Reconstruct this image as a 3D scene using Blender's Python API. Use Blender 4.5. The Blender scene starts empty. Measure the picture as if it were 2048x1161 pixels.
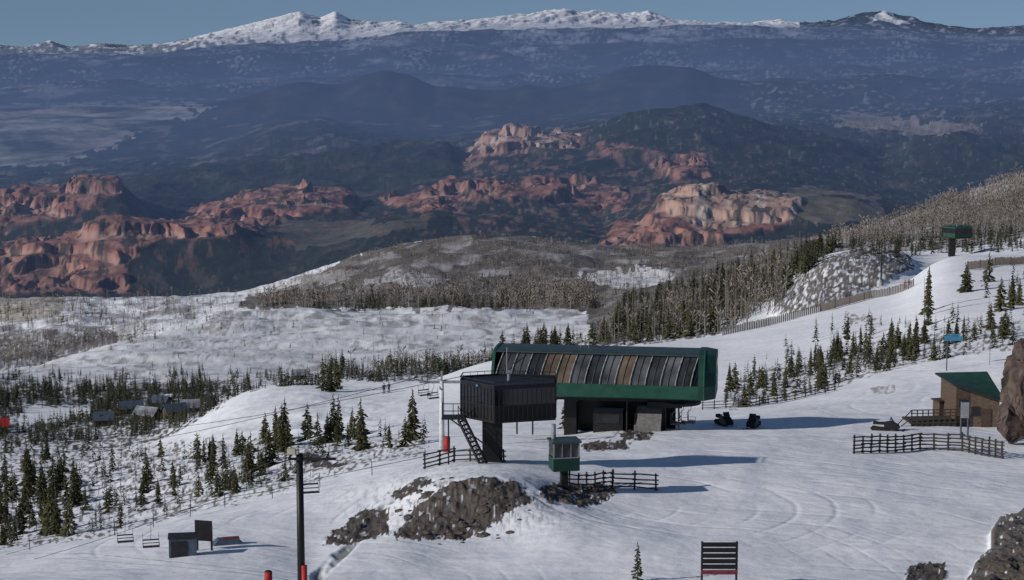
import bpy, math, random, bmesh
import numpy as np
from mathutils import Vector, Matrix
random.seed(7); rng=np.random.default_rng(7)
F=3822.0; PITCH=math.radians(7.7); cp,sp=math.cos(PITCH),math.sin(PITCH)
def P(u,v,Y):
    a=(u-1024)/F; b=(580.5-v)/F; t=Y/(cp+b*sp)
    return t*a, Y, t*(-sp+b*cp)
def proj(x,y,z):
    d=y*cp-z*sp; up=y*sp+z*cp
    return 1024+F*x/d, 580.5-F*up/d
scene=bpy.context.scene
COL=scene.collection
# ---------------------------------------------------------------- noise
_perm=rng.permutation(4096)
_ang=rng.random(4096)*2*np.pi
_gx,_gy=np.cos(_ang),np.sin(_ang)
def perlin(x,y):
    xi=np.floor(x).astype(np.int64); yi=np.floor(y).astype(np.int64)
    xf=x-xi; yf=y-yi
    def g(ix,iy,dx,dy):
        h=_perm[(_perm[ix&4095]+iy)&4095]
        return _gx[h]*dx+_gy[h]*dy
    u=xf*xf*xf*(xf*(xf*6-15)+10); v=yf*yf*yf*(yf*(yf*6-15)+10)
    a=g(xi,yi,xf,yf); b=g(xi+1,yi,xf-1,yf); c=g(xi,yi+1,xf,yf-1); d=g(xi+1,yi+1,xf-1,yf-1)
    return (a+(b-a)*u)*(1-v)+(c+(d-c)*u)*v
def fbm(x,y,o=4,seed=0):
    x=x+seed*17.37; y=y-seed*9.71
    r=0;a=1;s=0
    for i in range(o):
        r=r+a*perlin(x,y); s+=a; a*=.55; x=x*2.03+11.1; y=y*2.03+5.3
    return r/s*1.6
def ridged(x,y,o=4,seed=0):
    x=x+seed*13.3; y=y+seed*7.7
    r=0;a=1;s=0
    for i in range(o):
        r=r+a*(1-2.2*np.abs(perlin(x,y))); s+=a; a*=.5; x=x*2.07+3.1; y=y*2.07+8.3
    return r/s
def sstep(a,b,x):
    t=np.clip((x-a)/(b-a),0,1); return t*t*(3-2*t)
# ---------------------------------------------------------------- terrain profile rows
def K(*a): return [(a[i],a[i+1]) for i in range(0,len(a),2)]
rows=[
 (2,K(0,3492)),(30,K(0,1430)),(60,K(0,1278)),(92,K(0,1180,2048,1180)),
 (K(0,106,780,106,900,109,1000,109,1120,106),K(0,1142,400,1108,560,1112,620,1128,680,1108,780,1100,900,1092,1000,1082,1100,1080,1400,1088,2048,1090)),
 (K(0,120,780,120,900,117,1000,117,1120,120),K(0,1118,200,1090,400,1050,600,1036,680,1034,740,1018,800,988,900,962,1000,946,1100,962,1200,992,1400,1002,2048,1002)),
 (132,K(0,1102,200,1080,400,1034,600,990,800,945,920,927,1000,923,1100,930,1200,935,1400,940,1600,945,2048,950)),
 (165,K(0,1060,200,1030,400,985,600,945,800,905,1000,875,1200,864,1400,858,1600,853,2048,860)),
 (230,K(0,985,200,960,400,920,600,890,800,850,1000,830,1200,820,1400,800,1600,778,1800,735,2048,690)),
 (K(0,340,1200,350,1440,380,1900,430,2048,440),K(0,905,200,892,320,872,400,834,470,794,540,772,620,768,700,778,780,776,850,768,1000,718,1200,700,1440,672,1600,628,1800,578,1870,524,1900,510,2048,506,2300,500)),
 (K(0,420,1440,450,1900,500,2048,520),K(0,862,200,852,400,825,600,795,800,790,1000,765,1200,730,1440,705,1600,650,1800,590,1900,560,2048,550)),
 (K(0,560,400,600,600,620),K(0,785,200,778,400,768,600,755,800,745,1000,735,1200,690,1400,655,1540,610,1600,555,1660,517,1750,512,1810,525,1850,545,1900,540,2048,525)),
 (K(0,700,200,850,400,1000,550,1100),K(0,748,100,728,200,700,300,672,400,645,500,626,600,622,800,622,1000,618,1100,625,1200,622,1400,570,1600,520,1700,500,1800,500,2048,470)),
 (K(0,860,200,1000,400,1150,550,1260),K(0,752,100,735,200,708,300,678,400,652,500,630,600,625,800,624,1000,622,1200,605,1400,560,1600,512,1700,496,1800,495,2048,455)),
 (1480,K(0,665,120,648,200,650,330,632,400,630,450,622,520,612,600,598,700,572,800,560,1000,552,1200,556,1400,535,1600,505,1700,484,1800,475,2048,430)),
 (1950,K(0,600,200,598,400,594,480,586,600,553,700,520,780,494,850,480,950,474,1050,476,1130,485,1250,497,1400,497,1500,490,1640,475,1700,466,1800,438,1900,400,2048,350,2300,270)),
 (2700,K(0,603,400,603,600,600,900,560,1400,560,1700,530,2048,450)),
 (3700,K(0,590,200,590,400,588,560,570,640,540,800,500,1000,490,1400,500,1600,495,2048,490)),
 (4300,K(0,492,60,480,110,492,150,482,200,443,260,447,330,457,400,452,470,458,520,472,640,476,700,468,760,440,850,432,1000,440,1100,458,1200,470,1280,450,1330,396,1390,385,1500,390,1560,400,1590,385,1700,385,1760,405,1850,440,2048,440)),
 (4900,K(0,520,200,490,300,462,400,462,480,462,700,455,850,432,1000,436,1200,452,1330,410,1500,405,1700,405,2048,450)),
 (6000,K(0,395,100,385,200,368,240,371,300,430,370,440,440,405,520,395,560,385,620,380,700,395,720,412,760,405,820,400,850,385,900,375,1000,365,1100,365,1200,380,1300,375,1400,360,1500,350,1600,372,1700,385,1800,405,2048,420)),
 (6800,K(0,402,240,392,400,420,600,395,720,400,900,370,1100,345,1300,335,1500,335,1800,385,2048,400)),
 (8500,K(0,392,240,372,330,350,440,335,600,322,700,305,800,290,900,290,930,320,960,285,1020,264,1100,272,1160,275,1190,262,1250,235,1300,225,1400,214,1480,238,1600,268,1700,290,1770,312,1830,285,1900,268,2048,285)),
 (9700,K(0,385,400,345,700,315,900,305,1200,262,1400,240,1600,282,1800,290,2048,285)),
 (14000,K(0,318,200,310,400,300,480,270,560,240,640,232,700,250,800,268,900,270,1200,235,1480,232,1600,226,1750,235,1900,215,2000,200,2048,203)),
 (16000,K(0,270,400,262,560,245,700,250,900,250,1200,225,1480,225,1700,225,2048,215)),
 (20000,K(0,228,200,222,400,215,500,196,560,174,600,164,640,168,680,172,720,154,770,144,820,153,870,178,900,178,980,186,1060,172,1100,180,1180,170,1240,141,1300,134,1380,136,1440,160,1500,168,1560,158,1650,165,1750,150,1900,165,2048,170)),
 (24000,K(0,208,400,203,800,194,1000,190,1300,182,1700,177,2048,182)),
 (28000,K(0,180,120,168,250,160,330,172,450,166,600,158,760,150,900,150,980,160,1060,150,1200,150,1420,146,1520,138,1700,132,1800,140,1900,134,2048,142)),
 (30500,K(0,184,250,166,450,170,760,156,1060,158,1420,150,1700,140,2048,148)),
 (37000,K(0,132,150,120,260,112,380,122,520,104,640,112,760,96,880,106,1000,92,1120,96,1250,86,1350,92,1500,76,1620,86,1800,80,1900,92,2048,90)),
 (39500,K(0,138,260,118,520,110,760,102,1000,98,1250,92,1500,82,1800,88,2048,98)),
 (45000,K(0,108,300,112,450,92,560,86,700,80,800,66,900,62,1200,56,1400,52,1600,56,1700,58,1900,72,2048,75)),
 (60000,K(0,94,50,98,100,84,140,98,200,88,260,94,330,90,400,74,440,64,500,50,560,35,600,24,640,38,670,25,700,40,760,47,800,44,830,54,870,46,950,42,1000,35,1060,28,1130,17,1160,28,1200,21,1240,30,1300,24,1350,41,1400,46,1500,49,1560,41,1600,49,1670,43,1720,29,1770,24,1820,34,1870,50,1950,60,2048,54)),
 (70000,K(0,140,2048,140)),
]
ug=np.arange(-1700,3760,4.0)
def gsm(a,sig):
    n=int(sig*3)+1; k=np.exp(-.5*(np.arange(-n,n+1)/sig)**2); k/=k.sum()
    return np.convolve(np.pad(a,n,mode='edge'),k,mode='valid')
uin=np.arange(-60,2110,2.3)
g=np.geomspace(4,1400,50)
cu=np.concatenate([(-60-g)[::-1],uin,uin[-1]+g]); C=len(cu)
KY=[];KV=[]
for (yy,vv) in rows:
    vx=np.interp(ug,[p[0] for p in vv],[p[1] for p in vv])
    if isinstance(yy,list):
        ya=np.interp(ug,[p[0] for p in yy],[p[1] for p in yy]); ym=ya.mean()
    else: ya=np.full_like(ug,float(yy)); ym=yy
    s=9.0 if ym<240 else 6.0 if ym<1000 else 4.0 if ym<3000 else 2.0 if ym<26000 else 3.0 if ym<44000 else 1.0
    if ym>50000: s=.5
    KY.append(np.interp(cu,ug,np.log(gsm(ya,s)))); KV.append(np.interp(cu,ug,gsm(vx,s)))
KY=np.array(KY);KV=np.array(KV)
def slopes(V):
    d=V[1:]-V[:-1]; m=np.zeros_like(V); a=d[:-1]; b=d[1:]
    same=(a*b)>0
    m[1:-1]=np.where(same,2*a*b/np.where(same,a+b,1),0); m[0]=d[0]; m[-1]=d[-1]
    return m
mY,mV=slopes(KY),slopes(KV)
LY=[];LV=[];rowidx=[0]
for k in range(len(rows)-1):
    dv=np.abs(KV[k+1]-KV[k])[50:-50].max()
    n=int(np.clip(dv/1.5,8,110))
    if k<2:n=14
    for t in np.arange(n)/n:
        h00=2*t**3-3*t*t+1;h10=t**3-2*t*t+t;h01=-2*t**3+3*t*t;h11=t**3-t*t
        LY.append(h00*KY[k]+h10*mY[k]+h01*KY[k+1]+h11*mY[k+1])
        LV.append(h00*KV[k]+h10*mV[k]+h01*KV[k+1]+h11*mV[k+1])
    rowidx.append(len(LY))
LY.append(KY[-1]);LV.append(KV[-1])
lnY=np.array(LY);Vg=np.array(LV);Yg=np.exp(lnY);R=len(LY)
Ug=np.repeat(cu[None,:],R,0)
X,Y_,Z=P(Ug,Vg,Yg)
def inpoly(u,v,poly):
    ins=np.zeros(u.shape,bool); n=len(poly)
    for i in range(n):
        x1,y1=poly[i];x2,y2=poly[(i+1)%n]
        if y1==y2: continue
        c=((y1>v)!=(y2>v))&(u<(x2-x1)*(v-y1)/(y2-y1)+x1)
        ins^=c
    return ins
def nz(lam,asp=2.5,seed=0,o=4): return fbm(Ug/lam,lnY*250/(lam/asp),o,seed)
wu=nz(30,1.5,1)*22; wv=nz(30,1.5,2)*10
def zone(poly,y0,y1,warp=1.0):
    return (inpoly(Ug+wu*warp,Vg+wv*warp,poly)&(Yg>=y0)&(Yg<=y1)).astype(float)
RED=[
 ([(-300,478),(60,478),(150,478),(200,438),(470,448),(490,470),(420,485),(330,480),(260,520),(262,590),(-300,592)],3300,5000),
 ([(-300,385),(240,365),(235,400),(150,440),(0,470),(-300,470)],4700,6300),
 ([(360,445),(440,400),(520,390),(560,380),(620,376),(715,395),(718,420),(600,440),(480,480),(400,470)],4300,6300),
 ([(750,405),(820,400),(850,385),(910,372),(1190,365),(1260,395),(1250,430),(1100,412),(930,410),(900,440),(830,430)],4300,7000),
 ([(925,340),(960,283),(1020,262),(1110,268),(1165,275),(1150,300),(1060,310),(960,325)],6800,9000),
 ([(1195,292),(1280,290),(1285,310),(1200,312)],6000,9000),
 ([(1300,322),(1400,318),(1420,360),(1360,372),(1310,350)],4900,8600),
 ([(1215,470),(1300,440),(1325,392),(1400,382),(1600,400),(1590,450),(1500,480),(1400,500),(1200,500)],3300,5000),
]
red=np.zeros_like(Yg)
for p,a,b in RED: red=np.maximum(red,zone(p,a,b,1.2))
def boxblur(a,n=2):
    for _ in range(n):
        a=(a+np.roll(a,1,0)+np.roll(a,-1,0))/3; a=(a+np.roll(a,1,1)+np.roll(a,-1,1))/3
    return a
redS=boxblur(red,8)
b1=1-sstep(200,420,Yg); b2=sstep(200,420,Yg)*(1-sstep(1500,2600,Yg)); b3=sstep(2600,3600,Yg)*(1-sstep(11000,15000,Yg)); b4=sstep(12000,16000,Yg)*(1-sstep(62000,66000,Yg))
rough_left=sstep(132,170,Yg)*(1-sstep(700,900,Ug+0*Yg))
dz=b1*(fbm(X/16,Y_/16,3,3)*.42+fbm(X/4.5,Y_/5,3,4)*.04)
mound=np.exp(-((Ug-930)/190)**2-((Vg-1010)/60)**2)*(Yg>90)*(Yg<135)
dz+=mound*(fbm(X/4.5,Y_/5,4,44)*.38+.25)
dz+=rough_left*b1*fbm(X/9,Y_/9,4,5)*1.0
b2amp=np.interp(Yg,[200,600,1100,2000],[.0040,.0040,.0055,.0050])
dz+=b2*fbm((X+Y_*.5)/70,(Y_-X*.3)/80,5,6)*Yg*b2amp
rockz=zone([(1545,630),(1560,560),(1640,500),(1815,505),(1830,540),(1700,600),(1600,640)],470,700,.7)
rockb=boxblur(rockz,4)
dz+=rockb*(ridged(X/12,Y_/18,5,7)*1.8)
gravel=np.zeros_like(Yg)
for p,wp in (([(790,1080),(822,1030),(880,985),(940,957),(1035,968),(1058,1008),(1000,1050),(930,1090),(850,1086)],.7),
          ([(1072,975),(1110,960),(1230,972),(1215,1000),(1150,1014),(1130,998),(1080,1005)],.6),
          ([(640,1092),(690,1045),(730,1018),(775,1025),(775,1075),(690,1088)],.8),
          ([(770,985),(850,955),(880,965),(800,1005)],.8),
          ([(1160,885),(1250,878),(1258,895),(1170,898)],.6),([(1250,862),(1300,862),(1300,880),(1240,878)],.6),
          ([(1815,1135),(1895,1125),(1900,1150),(1850,1170),(1810,1165)],.6),
          ([(590,905),(700,935),(660,945),(600,925)],.6)):
    gravel=np.maximum(gravel,zone(p,80,200,wp))
rubble=zone([(1930,1170),(1985,1100),(1990,1060),(2048,1030),(2400,1000),(2400,1500),(1900,1400)],50,125,.9)
ditch=zone([(612,1162),(700,1085),(800,968),(812,974),(722,1085),(640,1162)],80,135,.5)*sstep(-.35,.1,nz(40,2,71))
grS=boxblur(gravel,3)
dz+=grS*(fbm(X/.8,Y_/1.1,4,8)*.26)
dz+=boxblur(rubble,4)*(.35+ridged(X/1.3,Y_/1.9,4,48)*.35)
dz-=boxblur(ditch,3)*.22
canyon=ridged(X/420,Y_/520,5,9)-.45
dz+=b3*canyon*Yg*.0062
wx=fbm(X/160,Y_/200,3,77)*80
rv=(ridged((X+wx)/105,(Y_+wx*3)/420,4,10)-.4)*.75+fbm((X-wx)/260,Y_/260,3,78)*.5
dz+=b3*redS*rv*Yg*.0056
dz+=b3*redS*(ridged((X+wx*.4)/24,Y_/150,2,40)-.4)*Yg*.0009
far_amp=np.interp(Yg,[12000,18000,20000,26000,44000],[.0040,.0032,.0026,.0026,.0034])
farb=b4*(1-sstep(43800,46000,Yg))
dz+=farb*(ridged((X+Y_*.3)/1300,Y_/2600,6,11)-.45)*Yg*far_amp
pk=sstep(44000,50000,Yg)*(1-sstep(61000,66000,Yg))
dz+=pk*(ridged((X-Y_*.12)/800,Y_/9000,4,12)-.5)*Yg*.0028*(1-.6*sstep(57000,60000,Yg))
dz+=pk*(ridged(X/330,Y_/5000,3,112)-.5)*Yg*.0007
Z=Z+dz
stp=np.where(Yg<5200,30.0,44.0)
hh_=(Z+fbm(X/220,Y_/220,4,79)*26)/stp; ff=hh_-np.floor(hh_)
Z=Z+redS*.72*((np.floor(hh_)+sstep(.22,.66,ff))-hh_)*stp
Up,Vp=proj(X,Y_,Z)
def loc(u,v,ymin=40):
    c=np.interp(u,cu,np.arange(C)); ci=int(round(c))
    ys=Yg[:,ci]; r0=int(np.searchsorted(ys,ymin)); vs=Vp[r0:,ci]
    hit=np.nonzero(vs<=v)[0]
    if len(hit)==0: return None
    r=r0+hit[0]
    if hit[0]==0: y=ys[r]
    else:
        t=(Vp[r-1,ci]-v)/max(1e-6,Vp[r-1,ci]-Vp[r,ci]); y=ys[r-1]+(ys[r]-ys[r-1])*min(1,max(0,t))
    b=(580.5-v)/F; x=y/(cp+b*sp)*(u-1024)/F
    return Vector((x,y,gz(x,y)))
def gz(x,y):
    z=-.2*y
    for _ in range(3):
        u,_v=proj(x,y,z); c=np.interp(u,cu,np.arange(C)); c0=min(int(c),C-2); f=c-c0
        z=(1-f)*np.interp(y,Yg[:,c0],Z[:,c0])+f*np.interp(y,Yg[:,c0+1],Z[:,c0+1])
    return float(z)
# ---------------------------------------------------------------- albedo of the land
col=np.zeros((R,C,3)); col[:]=(.84,.86,.90)
def mix(m,c,k=1.0):
    global col
    m=(np.clip(m,0,1)*k)[...,None]; col=col*(1-m)+np.array(c)*m
n10=nz(10,2.2,20); n25=nz(26,2.5,21); n60=nz(70,3,22); n5=nz(5,1.6,23,3); n120=nz(140,3,50)
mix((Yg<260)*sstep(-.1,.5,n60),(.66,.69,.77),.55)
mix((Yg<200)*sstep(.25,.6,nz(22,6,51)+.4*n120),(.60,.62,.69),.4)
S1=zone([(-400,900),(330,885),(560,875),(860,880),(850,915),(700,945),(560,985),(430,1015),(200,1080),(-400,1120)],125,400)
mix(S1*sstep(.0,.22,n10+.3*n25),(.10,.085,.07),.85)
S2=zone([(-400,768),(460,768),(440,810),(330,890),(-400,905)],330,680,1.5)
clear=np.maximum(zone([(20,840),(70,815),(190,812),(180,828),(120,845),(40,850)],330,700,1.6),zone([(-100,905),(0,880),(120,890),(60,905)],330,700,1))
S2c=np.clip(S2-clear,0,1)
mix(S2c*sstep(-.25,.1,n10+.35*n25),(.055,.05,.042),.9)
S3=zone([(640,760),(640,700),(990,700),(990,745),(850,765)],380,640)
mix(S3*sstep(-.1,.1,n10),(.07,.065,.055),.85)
idx=np.arange(R)[:,None]+0*Ug
S4=((idx>rowidx[11]-12)&(idx<rowidx[12]+3)&(Ug<1200))*1.0
mix(S4*sstep(-.3,.5,nz(60,7,72)+.35*n10),(.42,.40,.39),.5)
mix(S4*sstep(.05,.40,nz(26,4,73)+.5*n120+.3*n5),(.20,.175,.16),.6)
S4b=zone([(400,655),(430,628),(520,622),(500,640),(430,665)],600,1200,1.5)
mix(S4b*sstep(-.3,.1,n10),(.2,.17,.15),.5)
S5=((idx>=rowidx[12]+3)&(Yg<2650)&(Ug+wu*1.5<480))*1.0
mix(S5*sstep(-.15,.35,nz(60,6,24)+.3*n5),(.22,.195,.18),.7)
mix(S5*sstep(.1,.35,nz(120,8,80)),(.13,.11,.10),.5)
mix(zone([(-300,585),(110,585),(135,610),(100,640),(-300,640)],1300,2650),(.38,.33,.24),.7)
S6=zone([(-300,680),(210,665),(290,680),(120,730),(-300,755)],900,1600,2)
mix(S6*sstep(-.4,.1,n10+.5*n25),(.13,.11,.10),.75)
S7=zone([(470,602),(600,560),(700,520),(780,488),(950,465),(1130,480),(1400,490),(1660,470),(1660,500),(1560,560),(1440,640),(1200,690),(1170,625),(1080,622),(800,620),(480,622)],600,2700,.9)
mix(S7*sstep(-1.0,-.35,n10+.3*n25),(.125,.105,.090),.96)
mix(S7*sstep(.0,.3,nz(110,3,25)),(.23,.205,.185),.6)
mix(S7*sstep(.0,.35,nz(90,5,55)),(.055,.050,.042),.6)
mix(S7*sstep(.05,.40,nz(80,7,56)+.15*n10),(.48,.47,.49),.65)
mix(zone([(730,572),(780,545),(820,538),(900,560),(860,578)],1200,2000,1.3)*sstep(-.4,0,n10),(.62,.62,.64),.8)
mix(zone([(1140,560),(1180,546),(1350,545),(1300,570),(1260,580)],900,2000,1.3),(.7,.71,.75),.9)
mix(zone([(480,588),(620,548),(720,540),(700,560),(560,590)],1300,2000,1.3),(.50,.48,.47),.55)
S8=((Yg>1000)&(Yg<2700)&(Ug>1640))*1.0
mix(S8*sstep(-.8,-.2,n10),(.29,.27,.26),.9)
mix(S8*sstep(.0,.3,nz(70,3,26)),(.46,.45,.46),.6)
mix(zone([(1900,450),(1980,400),(2100,360),(2400,300),(2400,440),(2048,455)],1000,2700),(.16,.125,.10),.7)
mix(rockz*sstep(-.30,.0,n5*.6+n10*.7+n25*.3),(.105,.09,.078),.94)
S9=zone([(1180,700),(1240,640),(1400,585),(1550,540),(1560,600),(1500,625),(1440,672),(1300,692)],430,1300)
mix(S9*sstep(-.3,.15,n10+.3*n25),(.09,.08,.065),.9)
S10=zone([(1460,820),(1460,760),(1700,690),(2048,640),(2048,690),(1800,735),(1600,795)],170,330)
mix(S10*sstep(-.05,.25,n10),(.12,.10,.08),.8)
mix(zone([(1690,620),(1760,640),(1700,650)],200,480)*sstep(-.3,.2,n10),(.2,.16,.12),.8)
mix(zone([(1740,775),(1790,765),(1800,780),(1750,785)],150,330)*sstep(-.3,.2,n10),(.2,.16,.12),.7)
gb=boxblur(gravel,8)+.55*n10+.55*n5
mix((Yg>80)*(Yg<200)*sstep(.40,.50,gb)*(boxblur(gravel,12)>.02),(.085,.071,.063),1)
mix(gravel*sstep(.0,.4,nz(3.5,1.3,90,3)),(.17,.15,.138),.75)
mix(gravel*sstep(.0,.4,nz(7,1.5,91,3)),(.040,.034,.030),.75)
mix(gravel*sstep(.30,.42,nz(14,2.5,96)+.3*n5),(.7,.72,.77),.9)
mix(mound*sstep(.10,.26,n10+.5*n5),(.11,.095,.085),.85)
mix(rubble*sstep(-.6,-.35,n10+.7*n5),(.105,.088,.074),.95)
mix(boxblur(ditch,2)*sstep(-.5,-.2,n10),(.05,.05,.052),.75)
# ---- canyon country
cm=(Yg>=2650)&(Yg<12000)
cmf=cm*1.0
mix(cmf,(.022,.030,.026),1)
mix(cmf*sstep(-.05,.5,n25+.5*n5),(.050,.052,.040),.8)
mix(cmf*sstep(.15,.5,nz(60,4,27)+.3*n5),(.11,.10,.075),.5)
mix(zone([(560,445),(800,450),(850,432),(860,450),(760,480),(600,500),(560,470)],3300,6000),(.14,.13,.10),.6)
mix(zone([(1560,400),(1600,378),(1760,400),(1780,440),(1640,460),(1590,440)],3300,6500),(.19,.165,.12),.7)
mix(cmf*(Ug>900)*sstep(.25,.45,n10+.3*n25),(.30,.27,.26),.4)
strata=np.sin(hh_*2*np.pi); strata2=np.sin(hh_*2*np.pi*2.3+1)
soft=zone([(880,445),(930,330),(1160,280),(1420,310),(1440,380),(1330,400),(1300,450),(1180,490),(1000,470)],4000,9000,2)
mix(soft*sstep(.0,.35,n25+.4*n10),(.24,.135,.11),.65)
soft2=zone([(-300,470),(60,440),(240,380),(420,400),(720,380),(900,400),(900,470),(500,500),(300,590),(-300,592)],3300,6300,2)
mix(soft2*sstep(.1,.4,n25+.4*n10),(.20,.105,.085),.5)
rm_=boxblur(red,2)*sstep(-.6,.0,n10*.5+n25)
mix(rm_,(.32,.150,.112),.95)
mix(red*sstep(.0,.5,n60),(.38,.215,.165),.6)
mix(red*sstep(.3,.9,strata),(.45,.30,.235),.55)
mix(red*sstep(.5,.95,strata2),(.42,.27,.21),.35)
mix(red*sstep(.5,.95,-strata2),(.20,.08,.062),.4)
pale=zone([(1320,400),(1400,380),(1600,400),(1590,450),(1400,470),(1330,440)],3300,5000)
pale=np.maximum(pale,.75*zone([(925,320),(960,283),(1020,262),(1165,272),(1150,300),(960,310)],6800,9000))
mix(red*pale,(.50,.35,.27),.65)
mix(red*pale*sstep(.05,.3,nz(40,5,28)),(.60,.51,.44),.7)
mix(red*sstep(.06,.24,nz(26,3.6,29)+.2*n5+.2*n60),(.032,.037,.031),.85)
# ---- far country
fm=(Yg>=12000)*1.0
mix(fm,(.028,.036,.042),1)
mix(fm*(Yg<30000)*sstep(-.1,.5,nz(50,3,61)),(.075,.075,.07),.7)
valley=zone([(-400,205),(380,208),(420,230),(300,250),(200,300),(120,335),(-400,340)],9800,24000,3)
mix(valley*sstep(-.45,.4,nz(160,9,30)),(.50,.49,.48),.85)
mix(valley*sstep(.15,.4,nz(60,8,74)),(.05,.06,.06),.5)
mix((Yg>9000)*(Yg<16500)*sstep(.1,.4,nz(80,7,31)),(.22,.20,.18),.6)
mix(zone([(1650,235),(1700,228),(1900,250),(1980,262),(1850,275),(1700,262)],6900,17000,1.5),(.36,.31,.28),.7)
mix(fm*(Yg<30000)*(Ug>1480)*sstep(.15,.5,nz(14,3,32)+.5*nz(90,4,63)),(.45,.46,.5),.5)
mix(zone([(-400,205),(480,200),(700,178),(1150,175),(1200,160),(700,150),(-400,180)],22000,34000,3)*sstep(.0,.4,nz(160,9,81)),(.34,.36,.38),.6)
sn=fm*(Yg>26000)*(Yg<46000)
up_=sstep(32000,44500,Yg)
mix(sn*sstep(.15,.75,nz(46,6,33,7)+.8*nz(190,6,34)+.12*(Ug>900)-.12+.30*up_),(.66,.70,.78),.55)
mix(sn*sstep(.25,.6,nz(9,2.5,92,3)+.9*nz(120,4,93)+.2*up_),(.75,.78,.85),.45)
mix(sn*sstep(.0,.5,nz(200,6,64)),(.17,.18,.20),.35)
mix(sn*sstep(.1,.5,nz(260,5,94)),(.03,.04,.05),.55)
pkm=(Yg>44500)&(Yg<=66000)
rm=((Ug>1600)&(Ug<2300))
mix(pkm*(~rm)*1.0,(.95,.96,.98),1)
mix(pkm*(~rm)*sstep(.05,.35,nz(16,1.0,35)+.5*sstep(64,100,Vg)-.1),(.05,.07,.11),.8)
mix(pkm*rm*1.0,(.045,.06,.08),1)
mix(pkm*rm*sstep(.1,.4,nz(20,2.5,36)),(.6,.63,.7),.6)
mix(zone([(1735,60),(1755,30),(1775,22),(1800,40),(1830,55),(1760,58)],50000,62000,.2),(.95,.96,.98),.9)
haze=np.interp(Yg,[0,1200,2700,4300,6000,8500,14000,20000,23000,28000,30500,37000,39500,45000,52000,60000],[0,.03,.12,.21,.28,.38,.55,.60,.80,.70,.84,.70,.80,.62,.34,.16])  # aerial haze weight by distance, painted onto the land rather than scattered in air
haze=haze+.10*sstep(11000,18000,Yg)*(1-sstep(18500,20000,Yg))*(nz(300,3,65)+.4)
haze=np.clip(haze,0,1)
def mesh_np(name,V,Fa,smooth=True):
    me=bpy.data.meshes.new(name); k=Fa.shape[1]
    me.vertices.add(len(V)); me.vertices.foreach_set('co',np.ascontiguousarray(V,dtype=np.float32).ravel())
    me.loops.add(Fa.size); me.loops.foreach_set('vertex_index',np.ascontiguousarray(Fa,dtype=np.int32).ravel())
    me.polygons.add(len(Fa)); me.polygons.foreach_set('loop_start',np.arange(len(Fa),dtype=np.int32)*k)
    me.polygons.foreach_set('use_smooth',np.full(len(Fa),smooth))
    me.update(calc_edges=True); me.validate(); return me
# ---------------------------------------------------------------- materials
def newmat(name):
    m=bpy.data.materials.new(name); m.use_nodes=True; return m,m.node_tree,m.node_tree.nodes['Principled BSDF']
def mat(name,c,rough=.6,metal=0.0,scale=3.0,var=.25,bump=.0,stretch=None,spec=.3):
    m,nt,b=newmat(name)
    tc=nt.nodes.new('ShaderNodeTexCoord'); n=nt.nodes.new('ShaderNodeTexNoise'); n.inputs['Scale'].default_value=scale; n.inputs['Detail'].default_value=6
    src=tc.outputs['Object']
    if stretch:
        mp=nt.nodes.new('ShaderNodeMapping'); mp.inputs['Scale'].default_value=stretch; nt.links.new(src,mp.inputs[0]); src=mp.outputs[0]
    nt.links.new(src,n.inputs['Vector'])
    r=nt.nodes.new('ShaderNodeValToRGB'); r.color_ramp.elements[0].position=.3; r.color_ramp.elements[1].position=.7
    r.color_ramp.elements[0].color=(*[x*max(0,1-var) for x in c],1); r.color_ramp.elements[1].color=(*[min(1,x*(1+var)) for x in c],1)
    nt.links.new(n.outputs['Fac'],r.inputs[0]); nt.links.new(r.outputs[0],b.inputs['Base Color'])
    b.inputs['Roughness'].default_value=rough; b.inputs['Metallic'].default_value=metal; b.inputs['Specular IOR Level'].default_value=spec
    if bump:
        bp=nt.nodes.new('ShaderNodeBump'); bp.inputs['Strength'].default_value=bump; bp.inputs['Distance'].default_value=.05
        nt.links.new(n.outputs['Fac'],bp.inputs['Height']); nt.links.new(bp.outputs[0],b.inputs['Normal'])
    return m
def treemat(name,c1,c2):
    m,nt,b=newmat(name)
    oi=nt.nodes.new('ShaderNodeObjectInfo'); tc=nt.nodes.new('ShaderNodeTexCoord'); n=nt.nodes.new('ShaderNodeTexNoise'); n.inputs['Scale'].default_value=6; n.inputs['Detail'].default_value=4
    nt.links.new(tc.outputs['Object'],n.inputs['Vector'])
    ad=nt.nodes.new('ShaderNodeMath'); ad.operation='MULTIPLY_ADD'; nt.links.new(oi.outputs['Random'],ad.inputs[0]); ad.inputs[1].default_value=.5; nt.links.new(n.outputs['Fac'],ad.inputs[2])
    r=nt.nodes.new('ShaderNodeValToRGB'); r.color_ramp.elements[0].position=.4; r.color_ramp.elements[1].position=1.0; r.color_ramp.elements[0].color=(*c1,1); r.color_ramp.elements[1].color=(*c2,1)
    nt.links.new(ad.outputs[0],r.inputs[0]); nt.links.new(r.outputs[0],b.inputs['Base Color']); b.inputs['Roughness'].default_value=.9; b.inputs['Specular IOR Level'].default_value=.1
    return m
HAZE=(.072,.112,.224,1)  # glow colour that stands in for bluish air light
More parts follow.
